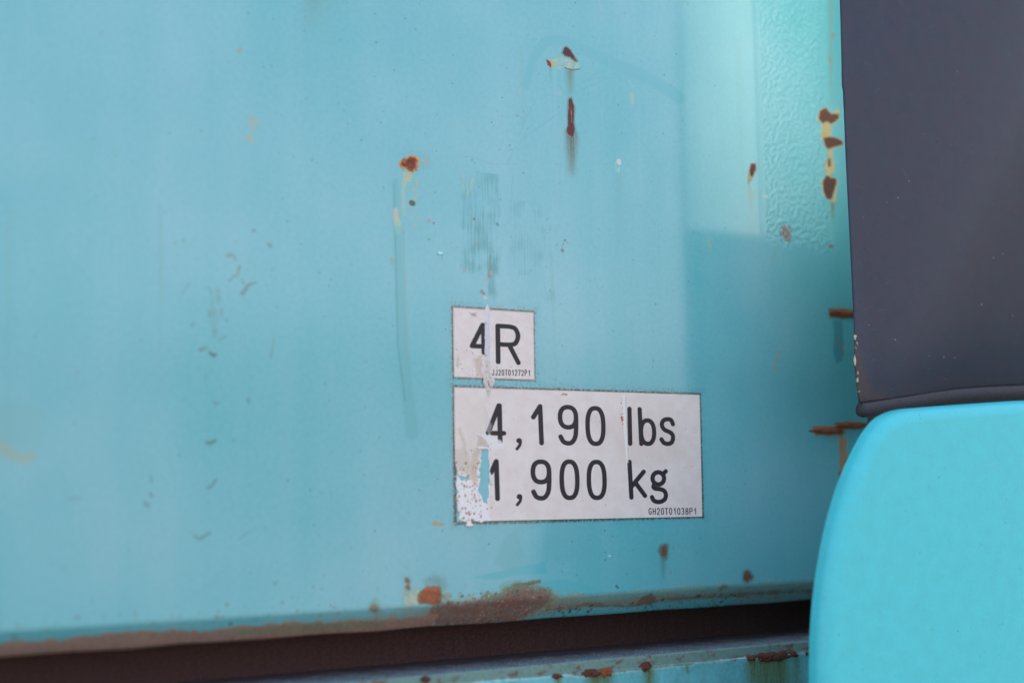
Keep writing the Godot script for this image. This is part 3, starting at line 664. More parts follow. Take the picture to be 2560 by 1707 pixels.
	func scrub(c: Color, alpha: float, dens: float, p: PackedVector2Array) -> void:
		var lo := p[0].min(p[1])
		var hi := p[0].max(p[1])
		var box := reach(lo, hi, 3.0)
		for y in range(box[2], box[3] + 1):
			for x in range(box[0], box[1] + 1):
				var q := Vector2(x0 + (x + 0.5) * sx, y1 - (y + 0.5) * sy)
				var d := minf(minf(q.x - lo.x, hi.x - q.x) / 5.0, minf(q.y - lo.y, hi.y - q.y) / 14.0)
				var c2 := nc[((y & 511) << 9) | (x & 511)] / 255.0
				var s := stripes(x, y)
				var k := clampf((s * 0.75 + c2 * 0.55 - (1.15 - dens)) * 3.2, 0.0, 1.0) * clampf(d + 0.5 + (c2 - 0.5) * 1.6, 0.0, 1.0) * alpha
				if k > 0.0:
					mix(y * w + x, c.r8, c.g8, c.b8, k)

	func dots(c: Color, alpha: float, count: int, r0: float, r1: float, p: PackedVector2Array) -> void:
		var lo := p[0].min(p[1])
		var hi := p[0].max(p[1])
		for i in count:
			var q := Vector2(rng.randf_range(lo.x, hi.x), rng.randf_range(lo.y, hi.y))
			var r := lerpf(r0, r1, pow(rng.randf(), 2.0))
			stroke(c, alpha * rng.randf_range(0.45, 1.0), r * 2.0, r * 1.6, sx, r * 0.4, -1.0, PackedVector2Array([q, q + Vector2(rng.randf_range(-0.6, 0.6), rng.randf_range(-0.6, 0.6)) * r]))

	func draw(marks: Array) -> void:
		for m in marks:
			var c := Color(m[1])
			var p := points(m[m.size() - 1])
			match m[0]:
				"p": patch(c, m[2], m[3], m[4], m[5], m[6], m[7], p)
				"l": stroke(c, m[2], m[3], m[4], m[5], m[6], m[7], p)
				"s": run_stain(c, m[2], m[3], m[4], m[5], p)
				"b": scrub(c, m[2], m[3], p)
				"d": dots(c, m[2], m[3], m[4], m[5], p)

	func material(relief: float, spec := 0.5) -> StandardMaterial3D:
		var m := StandardMaterial3D.new()
		m.albedo_texture = ImageTexture.create_from_image(Image.create_from_data(w, h, false, Image.FORMAT_RGB8, col))
		m.roughness = 1.0
		m.roughness_texture = ImageTexture.create_from_image(Image.create_from_data(w, h, false, Image.FORMAT_L8, rgh))
		m.roughness_texture_channel = BaseMaterial3D.TEXTURE_CHANNEL_RED
		m.metallic_specular = spec
		if relief > 0.0:
			m.heightmap_enabled = true
			m.heightmap_texture = ImageTexture.create_from_image(Image.create_from_data(w, h, false, Image.FORMAT_L8, hgt))
			m.heightmap_scale = relief
		# the meshes' UVs are metres (x, -y from the ground): scale them onto this sheet
		m.uv1_scale = Vector3(1000.0 / (w * sx), 1000.0 / (h * sy), 1)
		m.uv1_offset = Vector3(-x0 / (w * sx), (y1 + 1350.0) / (h * sy), 0)
		return m


func new_canvas(w: int, h: int, sx: float, sy: float, left: float, top: float) -> Canvas:
	return Canvas.new(w, h, sx, sy, left, top, fine, coarse)


func lifted(a: Array) -> PackedVector2Array:
	var p := PackedVector2Array()
	for i in range(0, a.size(), 2):
		p.append(Vector2(a[i] / 1000.0, a[i + 1] / 1000.0 + LIFT))
	return p


# ------------------------------------------------------------------ ground

func build_ground() -> void:
	var st := begin()
	quad(st, Vector3(-120, 0, -120), Vector3(120, 0, -120), Vector3(120, 0, 120), Vector3(-120, 0, 120), Vector3.UP)
	var m := rust_material(Color(0.46, 0.43, 0.39), Color(0.60, 0.57, 0.52), 5)
	m.uv1_world_triplanar = true
	m.uv1_scale = Vector3(0.7, 0.7, 0.7)
	var o := part(flat(st), "ground", m, self)
	o.set_meta("kind", "structure")
	o.set_meta("label", "pale dusty gravel yard the excavator stands on")
	o.set_meta("category", "ground")


# ------------------------------------------------------------------ machine

func build_body() -> void:
	var shell := paint(Color(0.44, 0.71, 0.79), 0.3)
	var dark := paint(Color(0.40, 0.45, 0.46), 0.7)
	var st := begin()
	box(st, Vector3(-1.2, LIFT - 0.35, -0.9), Vector3(-0.253, LIFT + 1.3, 0.0), 0.004)
	part(flat(st), "rear_body", shell, machine)
	st = begin()
	box(st, Vector3(-0.249, LIFT + 0.754, -0.9), Vector3(1.03, LIFT + 1.3, 0.0), 0.004)
	part(flat(st), "upper_body", shell, machine)
	st = begin()
	box(st, Vector3(-0.249, LIFT - 0.06, -0.9), Vector3(1.028, LIFT + 0.75, -0.045), 0.002)
	part(flat(st), "inner_frame", dark, machine)
	st = begin()
	box(st, Vector3(-0.249, LIFT - 0.30, -0.30), Vector3(1.03, LIFT - 0.062, -0.050), 0.002)
	part(flat(st), "recess_plate", rust_material(Color(0.20, 0.13, 0.13), Color(0.36, 0.21, 0.19), 61), machine)
	st = begin()
	box(st, Vector3(1.034, LIFT - 0.5, -0.9), Vector3(1.7, LIFT + 0.36, -0.012), 0.004)
	part(flat(st), "added_sun_blocker", dark, machine)  # unseen box added to keep sun out of the gap's lower part
	st = begin()
	box(st, Vector3(-1.1, 0.0, -0.9), Vector3(1.6, LIFT - 0.36, -0.05), 0.02)
	part(flat(st), "undercarriage", dark, machine)


func build_panel() -> void:
	var s := 0.625
	var cv := new_canvas(2048, 1384, s, s, -250.0, 750.0)
	var w := cv.w
	var h := cv.h
	var fade_i := noise_image(512, 346, 0.008, 4, 3)
	fade_i.resize(w, h, Image.INTERPOLATE_CUBIC)
	var fade := fade_i.get_data()
	var streak_i := noise_image(1024, 20, 0.03, 4, 8)
	streak_i.resize(w, h, Image.INTERPOLATE_CUBIC)
	var streak := streak_i.get_data()
	var peel := noise_image(w, h, 0.105, 2, 31).get_data()
	var peel_l := int((907.0 + 250.0) / s)
	var peel_r := int((989.0 + 250.0) / s)
	cv.rgh.fill(36)
	for y in h:
		var a := (y & 511) << 9
		for x in w:
			var i := y * w + x
			var k := (fade[i] - 128) * 0.0065 + (streak[i] - 128) * 0.0014
			var g := (fine[a | (x & 511)] - 128) * 0.028
			cv.col[i * 3] = int(113 + k * 26 + g)
			cv.col[i * 3 + 1] = int(184 + k * 7 + g)
			cv.col[i * 3 + 2] = int(197 + k * 8 + g)
			if x >= peel_l and x <= peel_r:
				var foot := y - 826 - (coarse[a | (x & 511)] - 128) * 0.12
				cv.hgt[i] = 128 + int((peel[i] - 128) * 0.78 * clampf(1.0 - foot / 14.0, 0.06, 1.0))
	# the strip's soft edge is a shallow step in the steel
	for y in h:
		for x in range(peel_l - 14, peel_l):
			cv.hgt[y * w + x] = 128 - int(10.0 * sin(PI * (x - peel_l + 14) / 14.0))
	# fly specks and dust
	cv.dots(Color("4d7480"), 0.8, 520, 0.25, 0.8, PackedVector2Array([Vector2(-200, -85), Vector2(900, 700)]))
	cv.dots(Color("455a55"), 0.9, 330, 0.25, 0.75, PackedVector2Array([Vector2(380, -85), Vector2(820, 480)]))
	cv.dots(Color("6f8f8e"), 0.7, 170, 0.4, 1.3, PackedVector2Array([Vector2(150, -85), Vector2(820, 480)]))
	cv.dots(Color("8f7a6a"), 0.7, 60, 0.3, 0.9, PackedVector2Array([Vector2(250, -85), Vector2(900, 480)]))
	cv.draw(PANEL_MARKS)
	# hair scratches and faint washed runs
	for i in 90:
		var q := Vector2(cv.rng.randf_range(-200, 900), cv.rng.randf_range(-80, 500))
		var v := Vector2(cv.rng.randf_range(-1, 1), cv.rng.randf_range(-1, 1)) * cv.rng.randf_range(8, 45)
		cv.stroke(Color("93c9d4") if i % 3 else Color("5c98a4"), cv.rng.randf_range(0.12, 0.32), 0.5, 0.3, 0.6, 0.3, -1.0, PackedVector2Array([q, q + v * 0.5 + Vector2(v.y, -v.x) * 0.06, q + v]))
	for i in 22:
		var q := Vector2(cv.rng.randf_range(-150, 880), cv.rng.randf_range(60, 500))
		cv.run_stain(Color("6fa39f") if i % 2 else Color("90bfc8"), cv.rng.randf_range(0.15, 0.35), 0.05, cv.rng.randf_range(4, 12), cv.rng.randf_range(4, 14), PackedVector2Array([q, q + Vector2(2, -cv.rng.randf_range(60, 200))]))
	# grime caught along the edges of the stickers
	for e in [[565.0, 820.5, 84.6, -25.5], [564.9, 643.1, 149.6, 92.2]]:
		for y in range(int((750 - e[2] - 9) / s), int((750 - e[3] + 9) / s)):
			for x in range(int((e[0] - 9 + 250) / s), int((e[1] + 9 + 250) / s)):
				var q := Vector2(-250 + (x + 0.5) * s, 750 - (y + 0.5) * s)
				var d := maxf(maxf(e[0] - q.x, q.x - e[1]), maxf(q.y - e[2], e[3] - q.y))
				if d < -2.0:
					continue
				var n := fine[((y * 2 & 511) << 9) | (x * 2 & 511)] / 255.0
				var n2 := coarse[((y * 2 & 511) << 9) | (x * 2 & 511)] / 255.0
				var top := 1.0 if q.y > e[2] - 1.0 else (0.55 if q.x < e[0] + 1.0 or q.x > e[1] - 1.0 else 0.35)
				var k := clampf((n * 1.5 - 0.15) * (1.5 - d * 0.9), 0.0, 1.0) * (0.4 + 0.6 * top) + clampf(1.0 - d / 7.0, 0.0, 1.0) * (n - 0.3) * 0.7 * top * n2 * 1.6
				if k > 0.0:
					cv.mix(y * w + x, 62, 54, 46, clampf(k, 0.0, 0.92))
	# skin: flat face that folds back into a narrow lip at the foot
	var rows := [Vector2(0.750, 0.0), Vector2(-0.0855, 0.0), Vector2(-0.0880, -0.0004), Vector2(-0.0900, -0.0016), Vector2(-0.1052, -0.0160), Vector2(-0.1068, -0.0176), Vector2(-0.1072, -0.0200), Vector2(-0.1072, -0.0450)]
	var st := begin()
	st.set_smooth_group(1)
	var cols := 64
	var wave := FastNoiseLite.new()
	wave.frequency = 9.0
	for r in rows.size() - 1:
		if r == 1 or r == 4 or r == 5:
			st.set_smooth_group(1 if r == 1 else 2)
		for c in cols:
			var k := []
			for q in [[r, c], [r, c + 1], [r + 1, c + 1], [r + 1, c]]:
				var x := lerpf(-0.25, 1.03, q[1] / float(cols))
				var y: float = rows[q[0]].x
				if q[0] >= 4:
					y += wave.get_noise_1d(x) * 0.0012
				k.append(Vector3(x, LIFT + y, rows[q[0]].y))
			var hint := Vector3(0, -0.2, 1) if r < 6 else Vector3(0, -1, 0)
			quad(st, k[0], k[1], k[2], k[3], hint)
	st.generate_normals()
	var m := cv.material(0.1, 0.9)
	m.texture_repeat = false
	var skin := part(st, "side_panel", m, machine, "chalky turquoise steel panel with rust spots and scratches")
	# rusted weld ledges near the corner
	var rusty := rust_material(Color(0.38, 0.20, 0.14), Color(0.66, 0.40, 0.26), 41)
	for bar in [[0.9860, 1.0285, 0.1680, 0.0028], [0.9890, 1.0290, 0.0592, 0.0028], [0.9580, 0.9960, 0.0530, 0.0024]]:
		st = begin()
		lump(st, Vector3((bar[0] + bar[1]) / 2.0, LIFT + bar[2], 0.0), Vector3((bar[1] - bar[0]) * 0.56, bar[3] * 1.15, 0.0034), int(bar[0] * 5000))
		st.generate_normals()
		part(st, "weld_bead", rusty, skin)


func build_beam() -> void:
	var s := 0.625
	var top_y := -0.1378
	# top face: dark, dusted with turquoise overspray that thickens towards the front edge
	var tc := new_canvas(2048, 256, s, s, -250.0, 0.0)
	tc.plain(Color(0.24, 0.205, 0.225), 0.75, 0.25)
	var r := RandomNumberGenerator.new()
	r.seed = 9
	for y in 256:
		var back := y * s          # millimetres behind the front edge
		for x in 2048:
			var n := coarse[((y & 511) << 9) | (x & 511)] / 255.0
			var dens := clampf(1.0 - back / (34.0 + 40.0 * n), 0.0, 1.0)
			if r.randf() < dens * 0.8:
				var v := r.randf()
				tc.mix(y * 2048 + x, 110 + 70 * v, 165 + 60 * v, 195 + 45 * v, 0.3 + 0.65 * v * v)
			tc.hgt[y * 2048 + x] = 128 + int((r.randf() - 0.5) * 40)
	tc.dots(Color("cfdfe6"), 0.9, 160, 0.3, 0.7, PackedVector2Array([Vector2(200, -40), Vector2(950, 0)]))
	var st := begin()
	var z0 := 0.030
	var deep := 0.155
	var a := Vector3(-0.25, LIFT + top_y, z0)
	var b := Vector3(1.03, LIFT + top_y, z0)
	var c := Vector3(1.03, LIFT + top_y, z0 - deep)
	var d := Vector3(-0.25, LIFT + top_y, z0 - deep)
	var uv := [Vector2(0, 0), Vector2(1, 0), Vector2(1, deep / 0.16), Vector2(0, deep / 0.16)]
	tri(st, [a, b, c], Vector3.UP, [uv[0], uv[1], uv[2]])
	tri(st, [a, c, d], Vector3.UP, [uv[0], uv[2], uv[3]])
	st.generate_normals()
	var tm := tc.material(0.03, 0.5)
	tm.uv1_scale = Vector3.ONE
	tm.uv1_offset = Vector3.ZERO
	# front face
	var fc := new_canvas(2048, 400, s, s, -250.0, -130.0)
	fc.plain(Color8(104, 174, 186), 0.26, 0.12)
	var edge := fc.points(PAINT_EDGE)
	var line := PackedVector2Array([Vector2(-260, -144.5), Vector2(100, -147.0), Vector2(320, -145.5), Vector2(480, -147.5)])
	line.append_array(edge)
	line.append(Vector2(1035, -148.6))
	var strip := line.duplicate()
	strip.append(Vector2(1040, -120))
	strip.append(Vector2(-270, -120))
	fc.patch(Color8(100, 124, 120), 0.9, 1.6, 0.9, 14, 0.85, 0.5, strip)
	for i in 130:
		var q := Vector2(r.randf_range(-200, 1000), r.randf_range(-147, -138))
		fc.patch(Color8(98, 66, 58), r.randf_range(0.4, 0.9), 2.0, 1.2, 10, 0.9, 0.6, PackedVector2Array([q, q + Vector2(r.randf_range(4, 14), 1.5), q + Vector2(r.randf_range(2, 9), -r.randf_range(1, 3.5))]))
	fc.stroke(Color8(156, 196, 198), 0.75, 0.9, 1.3, 0.8, 1.5, 0.4, line)
	fc.draw(BEAM_MARKS)
	for i in 14:
		var x := r.randf_range(-240, 560)
		fc.run_stain(Color("5a5a2e"), r.randf_range(0.3, 0.7), 0.1, r.randf_range(4, 14), r.randf_range(4, 16), PackedVector2Array([Vector2(x, -147), Vector2(x + 2, -147 - r.randf_range(20, 70))]))
	var rows := [Vector2(top_y, z0), Vector2(top_y - 0.0012, z0 + 0.0012), Vector2(-0.1465, z0 + 0.0022), Vector2(-0.1478, z0 + 0.0036), Vector2(-0.36, z0 + 0.0036)]
	var fs := begin()
	for k in rows.size() - 1:
		fs.set_smooth_group(k)
		for j in 48:
			var xl := lerpf(-0.25, 1.03, j / 48.0)
			var xr := lerpf(-0.25, 1.03, (j + 1) / 48.0)
			quad(fs, Vector3(xl, LIFT + rows[k].x, rows[k].y), Vector3(xr, LIFT + rows[k].x, rows[k].y), Vector3(xr, LIFT + rows[k + 1].x, rows[k + 1].y), Vector3(xl, LIFT + rows[k + 1].x, rows[k + 1].y), Vector3(0, 0.2, 1))
	fs.generate_normals()
	var fm := fc.material(0.1, 0.5)
	fm.texture_repeat = false
	var beam := part(fs, "lower_beam", fm, machine, "turquoise frame beam with chipped upper edge and rust runs")
	part(st, "beam_top", tm, beam, "dark ledge dusted with turquoise overspray")
	var bs := begin()
	box(bs, Vector3(-0.25, LIFT - 0.358, -0.2), Vector3(1.03, LIFT + top_y - 0.004, z0 - 0.004), 0.001)
	part(flat(bs), "beam_core", paint(Color(0.40, 0.45, 0.46), 0.8), beam)
	var rusty := rust_material(Color(0.24, 0.11, 0.10), Color(0.46, 0.26, 0.20), 47)
	var orange := rust_material(Color(0.36, 0.17, 0.11), Color(0.66, 0.38, 0.22), 49)
	var sizes := [[0.005, 0.0026], [0.010, 0.0036], [0.007, 0.0042], [0.006, 0.0044], [0.007, 0.0026], [0.014, 0.0046], [0.016, 0.0050], [0.006, 0.0030], [0.005, 0.0028], [0.004, 0.0022]]
	var spots := lifted(BEAD_SPOTS)
	for i in spots.size():
		var ls := begin()
		lump(ls, Vector3(spots[i].x, spots[i].y, z0 + 0.0012), Vector3(sizes[i][0] * 1.05, sizes[i][1] * 0.95, 0.0042), 20 + i * 3)
		ls.generate_normals()
		part(ls, "weld_bead", orange if i == 2 else rusty, beam)


func build_corner() -> void:
	var s := 0.45
	var cv := new_canvas(700, 940, s, s, 890.0, 480.0)
	cv.plain(Color8(66, 70, 86), 0.42, 0.06)
	for i in cv.w * cv.h:
		var q := coarse[((i / cv.w * 3 >> 2) & 511) << 9 | (i % cv.w * 3 >> 2) & 511] / 255.0
		cv.mix(i, 74, 70, 86, clampf(q * 1.6 - 0.6, 0.0, 0.6))
		cv.rgh[i] = int(92.0 + 46.0 * q)
	cv.dots(Color("9fa6b4"), 0.9, 130, 0.15, 0.45, PackedVector2Array([Vector2(892, 62), Vector2(1195, 478)]))
	cv.dots(Color("c3e6ea"), 1.0, 14, 0.4, 0.75, PackedVector2Array([Vector2(900, 70), Vector2(1120, 300)]))
	cv.dots(Color("33343e"), 0.6, 90, 0.4, 1.4, PackedVector2Array([Vector2(892, 62), Vector2(1195, 478)]))
	for i in 26:
		var q := Vector2(cv.rng.randf_range(895, 1150), cv.rng.randf_range(80, 450))
		cv.stroke(Color("7c8290"), 0.35, 0.4, 0.3, 0.4, 0.15, -1.0, PackedVector2Array([q, q + Vector2(cv.rng.randf_range(-14, 14), cv.rng.randf_range(-8, 8))]))
	# rust creeping in from the chipped lower corner
	cv.patch(Color8(98, 74, 66), 0.45, 3.0, 5.0, 6, 0.75, 0.5, cv.points([895, 118, 902, 118, 908, 96, 916, 82, 940, 78, 940, 70, 895, 66]))
	cv.patch(Color8(80, 78, 82), 0.3, 5.0, 7.0, 2, 0.7, 0.3, cv.points([897, 82, 960, 92, 1030, 99, 1125, 105, 1125, 88, 1020, 80, 960, 72, 897, 66]))
	cv.dots(Color("d8a66a"), 1.0, 12, 0.5, 1.2, PackedVector2Array([Vector2(896, 78), Vector2(901, 130)]))
	cv.dots(Color("e6dccb"), 1.0, 16, 0.3, 0.8, PackedVector2Array([Vector2(896, 84), Vector2(900, 138)]))
	var outline := lifted(CORNER_EDGE)
	var foot := lifted(CORNER_FOOT)
	outline.insert(0, Vector2(0.898, LIFT + 1.25))
	for i in range(1, foot.size()):
		outline.append(foot[i])
	outline.append(Vector2(1.75, LIFT + 0.118))
	outline.append(Vector2(1.75, LIFT + 1.25))
	var st := begin()
	slab(st, outline, 0.1155, 0.118, 0.0009)
	var m := cv.material(0.05, 0.35)
	var panel := part(flat(st), "corner_panel", m, machine, "dark charcoal corner panel with chipped lower left corner")
	# pale reflector added unseen on its back: catches sun, mirrored in the side panel
	st = begin()
	box(st, Vector3(0.9012, LIFT + 0.112, 0.1136), Vector3(1.004, LIFT + 1.2, 0.1151), 0.0004)
	part(flat(st), "added_reflector", paint(Color(0.86, 0.93, 0.95), 0.5), panel, "pale reflector plate added behind the corner panel")
	st = begin()
	box(st, Vector3(1.008, LIFT + 0.112, 0.1136), Vector3(1.104, LIFT + 1.2, 0.1151), 0.0004)
	part(flat(st), "added_dim_reflector", paint(Color(0.45, 0.64, 0.64), 0.5), panel, "dim turquoise reflector plate added behind the corner panel")  # darker half of the added reflector, lowers bounce on the textured strip
	# chips of bare metal on the lower left edge
	var chip := paint(Color(0.83, 0.76, 0.66), 0.5)
	for q in [[0.8988, 0.128, 0.0006, 0.0022], [0.8975, 0.108, 0.0007, 0.0042], [0.8996, 0.0915, 0.0006, 0.0024]]:
		st = begin()
		lump(st, Vector3(q[0], LIFT + q[1], 0.1168), Vector3(q[2] * 1.2, q[3], 0.0011), int(q[1] * 1000))
		st.generate_normals()
		part(st, "bare_chip", chip, panel)
	# rubber seal that follows the foot of the panel
	var path := lifted(SEAL_LINE)
	path.append(Vector2(1.30, LIFT + 0.094))
	path.append(Vector2(1.75, LIFT + 0.104))
	st = begin()
	st.set_smooth_group(1)
	var ring := 16
	var last := []
	for i in path.size():
		var dir := (path[mini(i + 1, path.size() - 1)] - path[maxi(i - 1, 0)]).normalized()
		var side := Vector2(-dir.y, dir.x)
		var k := []
		for j in ring + 1:
			var t := TAU * j / ring
			var rad := Vector2(cos(t), sin(t))
			var size := 0.0068 if i > 0 else 0.0062
			k.append(Vector3(path[i].x + side.x * rad.x * size, path[i].y + side.y * rad.x * size, 0.1145 + rad.y * 0.0048))
		if i > 0:
			for j in ring:
				var t := TAU * (j + 0.5) / ring
				quad(st, last[j], k[j], k[j + 1], last[j + 1], Vector3(side.x * cos(t), side.y * cos(t), sin(t)))
		else:
			for j in ring:
				tri(st, [Vector3(path[0].x, path[0].y, 0.1145), k[j], k[j + 1]], Vector3(-1, 0, 0), [Vector2.ZERO, Vector2.ZERO, Vector2.ZERO])
		last = k
	st.generate_normals()
	var rubber := rust_material(Color(0.20, 0.18, 0.21), Color(0.27, 0.245, 0.28), 51)
	rubber.roughness = 0.7
	rubber.heightmap_scale = 0.02
	part(st, "rubber_seal", rubber, machine, "black rubber seal along the foot of the corner panel")


func build_cover() -> void:
	var s := 0.4
	var cv := new_canvas(1024, 640, s, s, 745.0, 90.0)
	cv.plain(Color8(71, 196, 209), 0.32, 0.04)
	cv.dots(Color("2f6f80"), 0.8, 70, 0.2, 0.7, PackedVector2Array([Vector2(760, -150), Vector2(1050, 60)]))
	cv.dots(Color("4fa4b8"), 0.6, 60, 0.4, 1.2, PackedVector2Array([Vector2(760, -150), Vector2(1050, 60)]))
	for i in cv.w * cv.h:
		cv.rgh[i] = int(70.0 + 40.0 * coarse[((i / cv.w) & 511) << 9 | (i % cv.w) & 511] / 255.0)
	for i in 30:
		var q := Vector2(cv.rng.randf_range(770, 1040), cv.rng.randf_range(-150, 55))
		cv.stroke(Color("8fd2e0") if i % 3 else Color("4a9fb4"), 0.28, 0.4, 0.3, 0.4, 0.15, 0.5, PackedVector2Array([q, q + Vector2(cv.rng.randf_range(-22, 22), cv.rng.randf_range(-10, 10))]))
	var edge := lifted(COVER_EDGE)
	edge.insert(0, Vector2(0.758, LIFT - 0.30))
	edge.insert(0, Vector2(0.775, LIFT - 0.60))
	edge.append(Vector2(1.30, LIFT + 0.083))
	edge.append(Vector2(1.75, LIFT + 0.096))
	# densify the run of the edge
	var curve := Curve2D.new()
	for i in edge.size():
		var t := (edge[mini(i + 1, edge.size() - 1)] - edge[maxi(i - 1, 0)]).normalized()
		var back := edge[i].distance_to(edge[maxi(i - 1, 0)]) / 3.0
		var ahead := edge[i].distance_to(edge[mini(i + 1, edge.size() - 1)]) / 3.0
		curve.add_point(edge[i], -t * back, t * ahead)
	var line := curve.tessellate_even_length(6, 0.008)
	var n := line.size()
	var steps := 8
	var deep := 0.011
	var wide := 0.012
	var rings := []
	for k in steps + 2:
		var row := []
		for i in n:
			var d := (line[mini(i + 1, n - 1)] - line[maxi(i - 1, 0)]).normalized()
			var inward := Vector2(d.y, -d.x)
			var a := PI / 2.0 * maxf(k - 1, 0) / steps
			var q := line[i] + inward * wide * (1.0 - cos(a))
			row.append(Vector3(q.x, q.y, (0.192 + deep * sin(a)) if k > 0 else 0.187))
		rings.append(row)
	var out := []
	for i in n:
		var d := (line[mini(i + 1, n - 1)] - line[maxi(i - 1, 0)]).normalized()
		out.append(Vector3(-d.y, d.x, 0))
	var st := begin()
	for k in steps + 1:
		for i in n - 1:
			for q in [[[k, i], [k + 1, i + 1], [k, i + 1]], [[k, i], [k + 1, i], [k + 1, i + 1]]]:
				var p := []
				for e in q:
					p.append(rings[e[0]][e[1]])
				var order := [0, 1, 2]
				if (p[0] - p[2]).cross(p[0] - p[1]).dot(out[i] + Vector3(0, 0, 0.5)) < 0.0:
					order = [0, 2, 1]
				for j in order:
					var a := PI / 2.0 * maxf(q[j][0] - 1, 0) / steps
					st.set_normal((out[q[j][1]] * cos(a) + Vector3(0, 0, sin(a))).normalized())
					st.set_uv(uv_of(p[j]))
					st.add_vertex(p[j])
	var face := PackedVector2Array()
	for p in rings[steps + 1]:
		face.append(Vector2(p.x, p.y))
	face.append(Vector2(1.75, LIFT - 0.60))
	var ids := Geometry2D.triangulate_polygon(face)
	st.set_normal(Vector3(0, 0, 1))
	for k in range(0, ids.size(), 3):
		var p := []
		var uv := []
		for j in 3:
			p.append(Vector3(face[ids[k + j]].x, face[ids[k + j]].y, 0.192 + deep))
			uv.append(uv_of(p[j]))
		tri(st, p, Vector3(0, 0, 1), uv)
	part(st, "moulded_cover", cv.material(0.0, 0.5), machine, "smooth bright turquoise moulded cover with rounded corner")


# ------------------------------------------------------------------ stickers

func ellipse(cx: float, cy: float, rx: float, ry: float, from := 0.0, to := 360.0, power := 1.0) -> PackedVector2Array:
	var p := PackedVector2Array()
	var n := int(absf(to - from) / 12.0) + 2
	for i in n:
		var a := deg_to_rad(lerpf(from, to, i / float(n - 1)))
		p.append(Vector2(cx + rx * signf(cos(a)) * pow(absf(cos(a)), power), cy + ry * signf(sin(a)) * pow(absf(sin(a)), power)))
	return p


func curl(a: Array) -> PackedVector2Array:
	var c := Curve2D.new()
	var p := PackedVector2Array()
	for i in range(0, a.size(), 2):
		p.append(Vector2(a[i], a[i + 1]))
	for i in p.size():
		var t := (p[mini(i + 1, p.size() - 1)] - p[maxi(i - 1, 0)]) / 6.0
		c.add_point(p[i], -t, t)
	return c.tessellate(4, 3)


func straight(a: Array) -> PackedVector2Array:
	var p := PackedVector2Array()
	for i in range(0, a.size(), 2):
		p.append(Vector2(a[i], a[i + 1]))
	return p


func glyph(c: String) -> Array:
	# strokes in a unit box, y down
	match c:
		"4": return [straight([0.70, 0, 0.0, 0.78, 1.0, 0.78]), straight([0.74, 0.0, 0.76, 1.0])]
		"1": return [straight([0.0, 0.30, 0.88, 0.0, 1.0, 1.0])]
		"9": return [ellipse(0.5, 0.28, 0.5, 0.28, 0, 360, 0.85), curl([1.0, 0.28, 1.0, 0.55, 0.93, 0.82, 0.72, 0.97, 0.45, 1.0, 0.18, 0.95, 0.02, 0.82])]
		"0": return [ellipse(0.5, 0.5, 0.5, 0.5, 0, 360, 0.8)]
		"l": return [straight([0.4, 0.0, 0.55, 1.0])]
		"b": return [straight([0.0, 0.0, 0.06, 1.0]), ellipse(0.53, 0.66, 0.47, 0.34, 0, 360, 0.88)]
		"s": return [curl([1.0, 0.20, 0.85, 0.04, 0.55, 0.0, 0.2, 0.06, 0.06, 0.24, 0.25, 0.42, 0.6, 0.5, 0.9, 0.6, 0.98, 0.78, 0.82, 0.95, 0.5, 1.0, 0.18, 0.95, 0.0, 0.82])]
		"k": return [straight([0.0, 0.0, 0.08, 1.0]), straight([0.95, 0.28, 0.10, 0.70]), straight([0.36, 0.58, 1.0, 0.96])]
		"g": return [ellipse(0.47, 0.23, 0.40, 0.20), straight([0.78, 0.10, 1.0, 0.0]), curl([0.22, 0.38, 0.12, 0.50, 0.25, 0.56, 0.55, 0.58, 0.85, 0.64, 0.97, 0.78, 0.85, 0.93, 0.5, 1.0, 0.15, 0.96, 0.0, 0.84])]
		"R": return [straight([0.0, 1.0, 0.0, 0.0, 0.55, 0.0]), curl([0.55, 0.0, 0.86, 0.05, 1.0, 0.25, 0.86, 0.46, 0.55, 0.51]), straight([0.0, 0.51, 0.55, 0.51]), straight([0.55, 0.51, 1.0, 1.0])]
		"J": return [curl([0.85, 0.0, 0.85, 0.4, 0.85, 0.75, 0.6, 1.0, 0.25, 0.98, 0.0, 0.8])]
		"2": return [curl([0.05, 0.22, 0.25, 0.03, 0.5, 0.0, 0.85, 0.08, 0.95, 0.3, 0.75, 0.55, 0.3, 0.8, 0.0, 1.0]), straight([0.0, 1.0, 1.0, 1.0])]
		"T": return [straight([0.0, 0.0, 1.0, 0.0]), straight([0.5, 0.0, 0.5, 1.0])]
		"7": return [straight([0.0, 0.0, 1.0, 0.0, 0.35, 1.0])]
		"P": return [straight([0.0, 1.0, 0.0, 0.0, 0.6, 0.0]), curl([0.6, 0.0, 0.95, 0.08, 1.0, 0.27, 0.95, 0.45, 0.6, 0.53]), straight([0.6, 0.53, 0.0, 0.53])]
		"G": return [curl([0.95, 0.2, 0.75, 0.03, 0.45, 0.0, 0.1, 0.15, 0.0, 0.5, 0.1, 0.85, 0.5, 1.0, 0.85, 0.92, 1.0, 0.75]), straight([1.0, 0.75, 1.0, 0.55, 0.6, 0.55])]
		"H": return [straight([0.0, 0.0, 0.0, 1.0]), straight([1.0, 0.0, 1.0, 1.0]), straight([0.0, 0.5, 1.0, 0.5])]
		"3": return [curl([0.05, 0.15, 0.3, 0.0, 0.7, 0.0, 0.92, 0.22, 0.75, 0.45, 0.45, 0.48, 0.8, 0.54, 1.0, 0.76, 0.75, 0.98, 0.3, 1.0, 0.0, 0.84])]
		"8": return [ellipse(0.5, 0.25, 0.42, 0.25), ellipse(0.5, 0.74, 0.5, 0.26)]
	return []


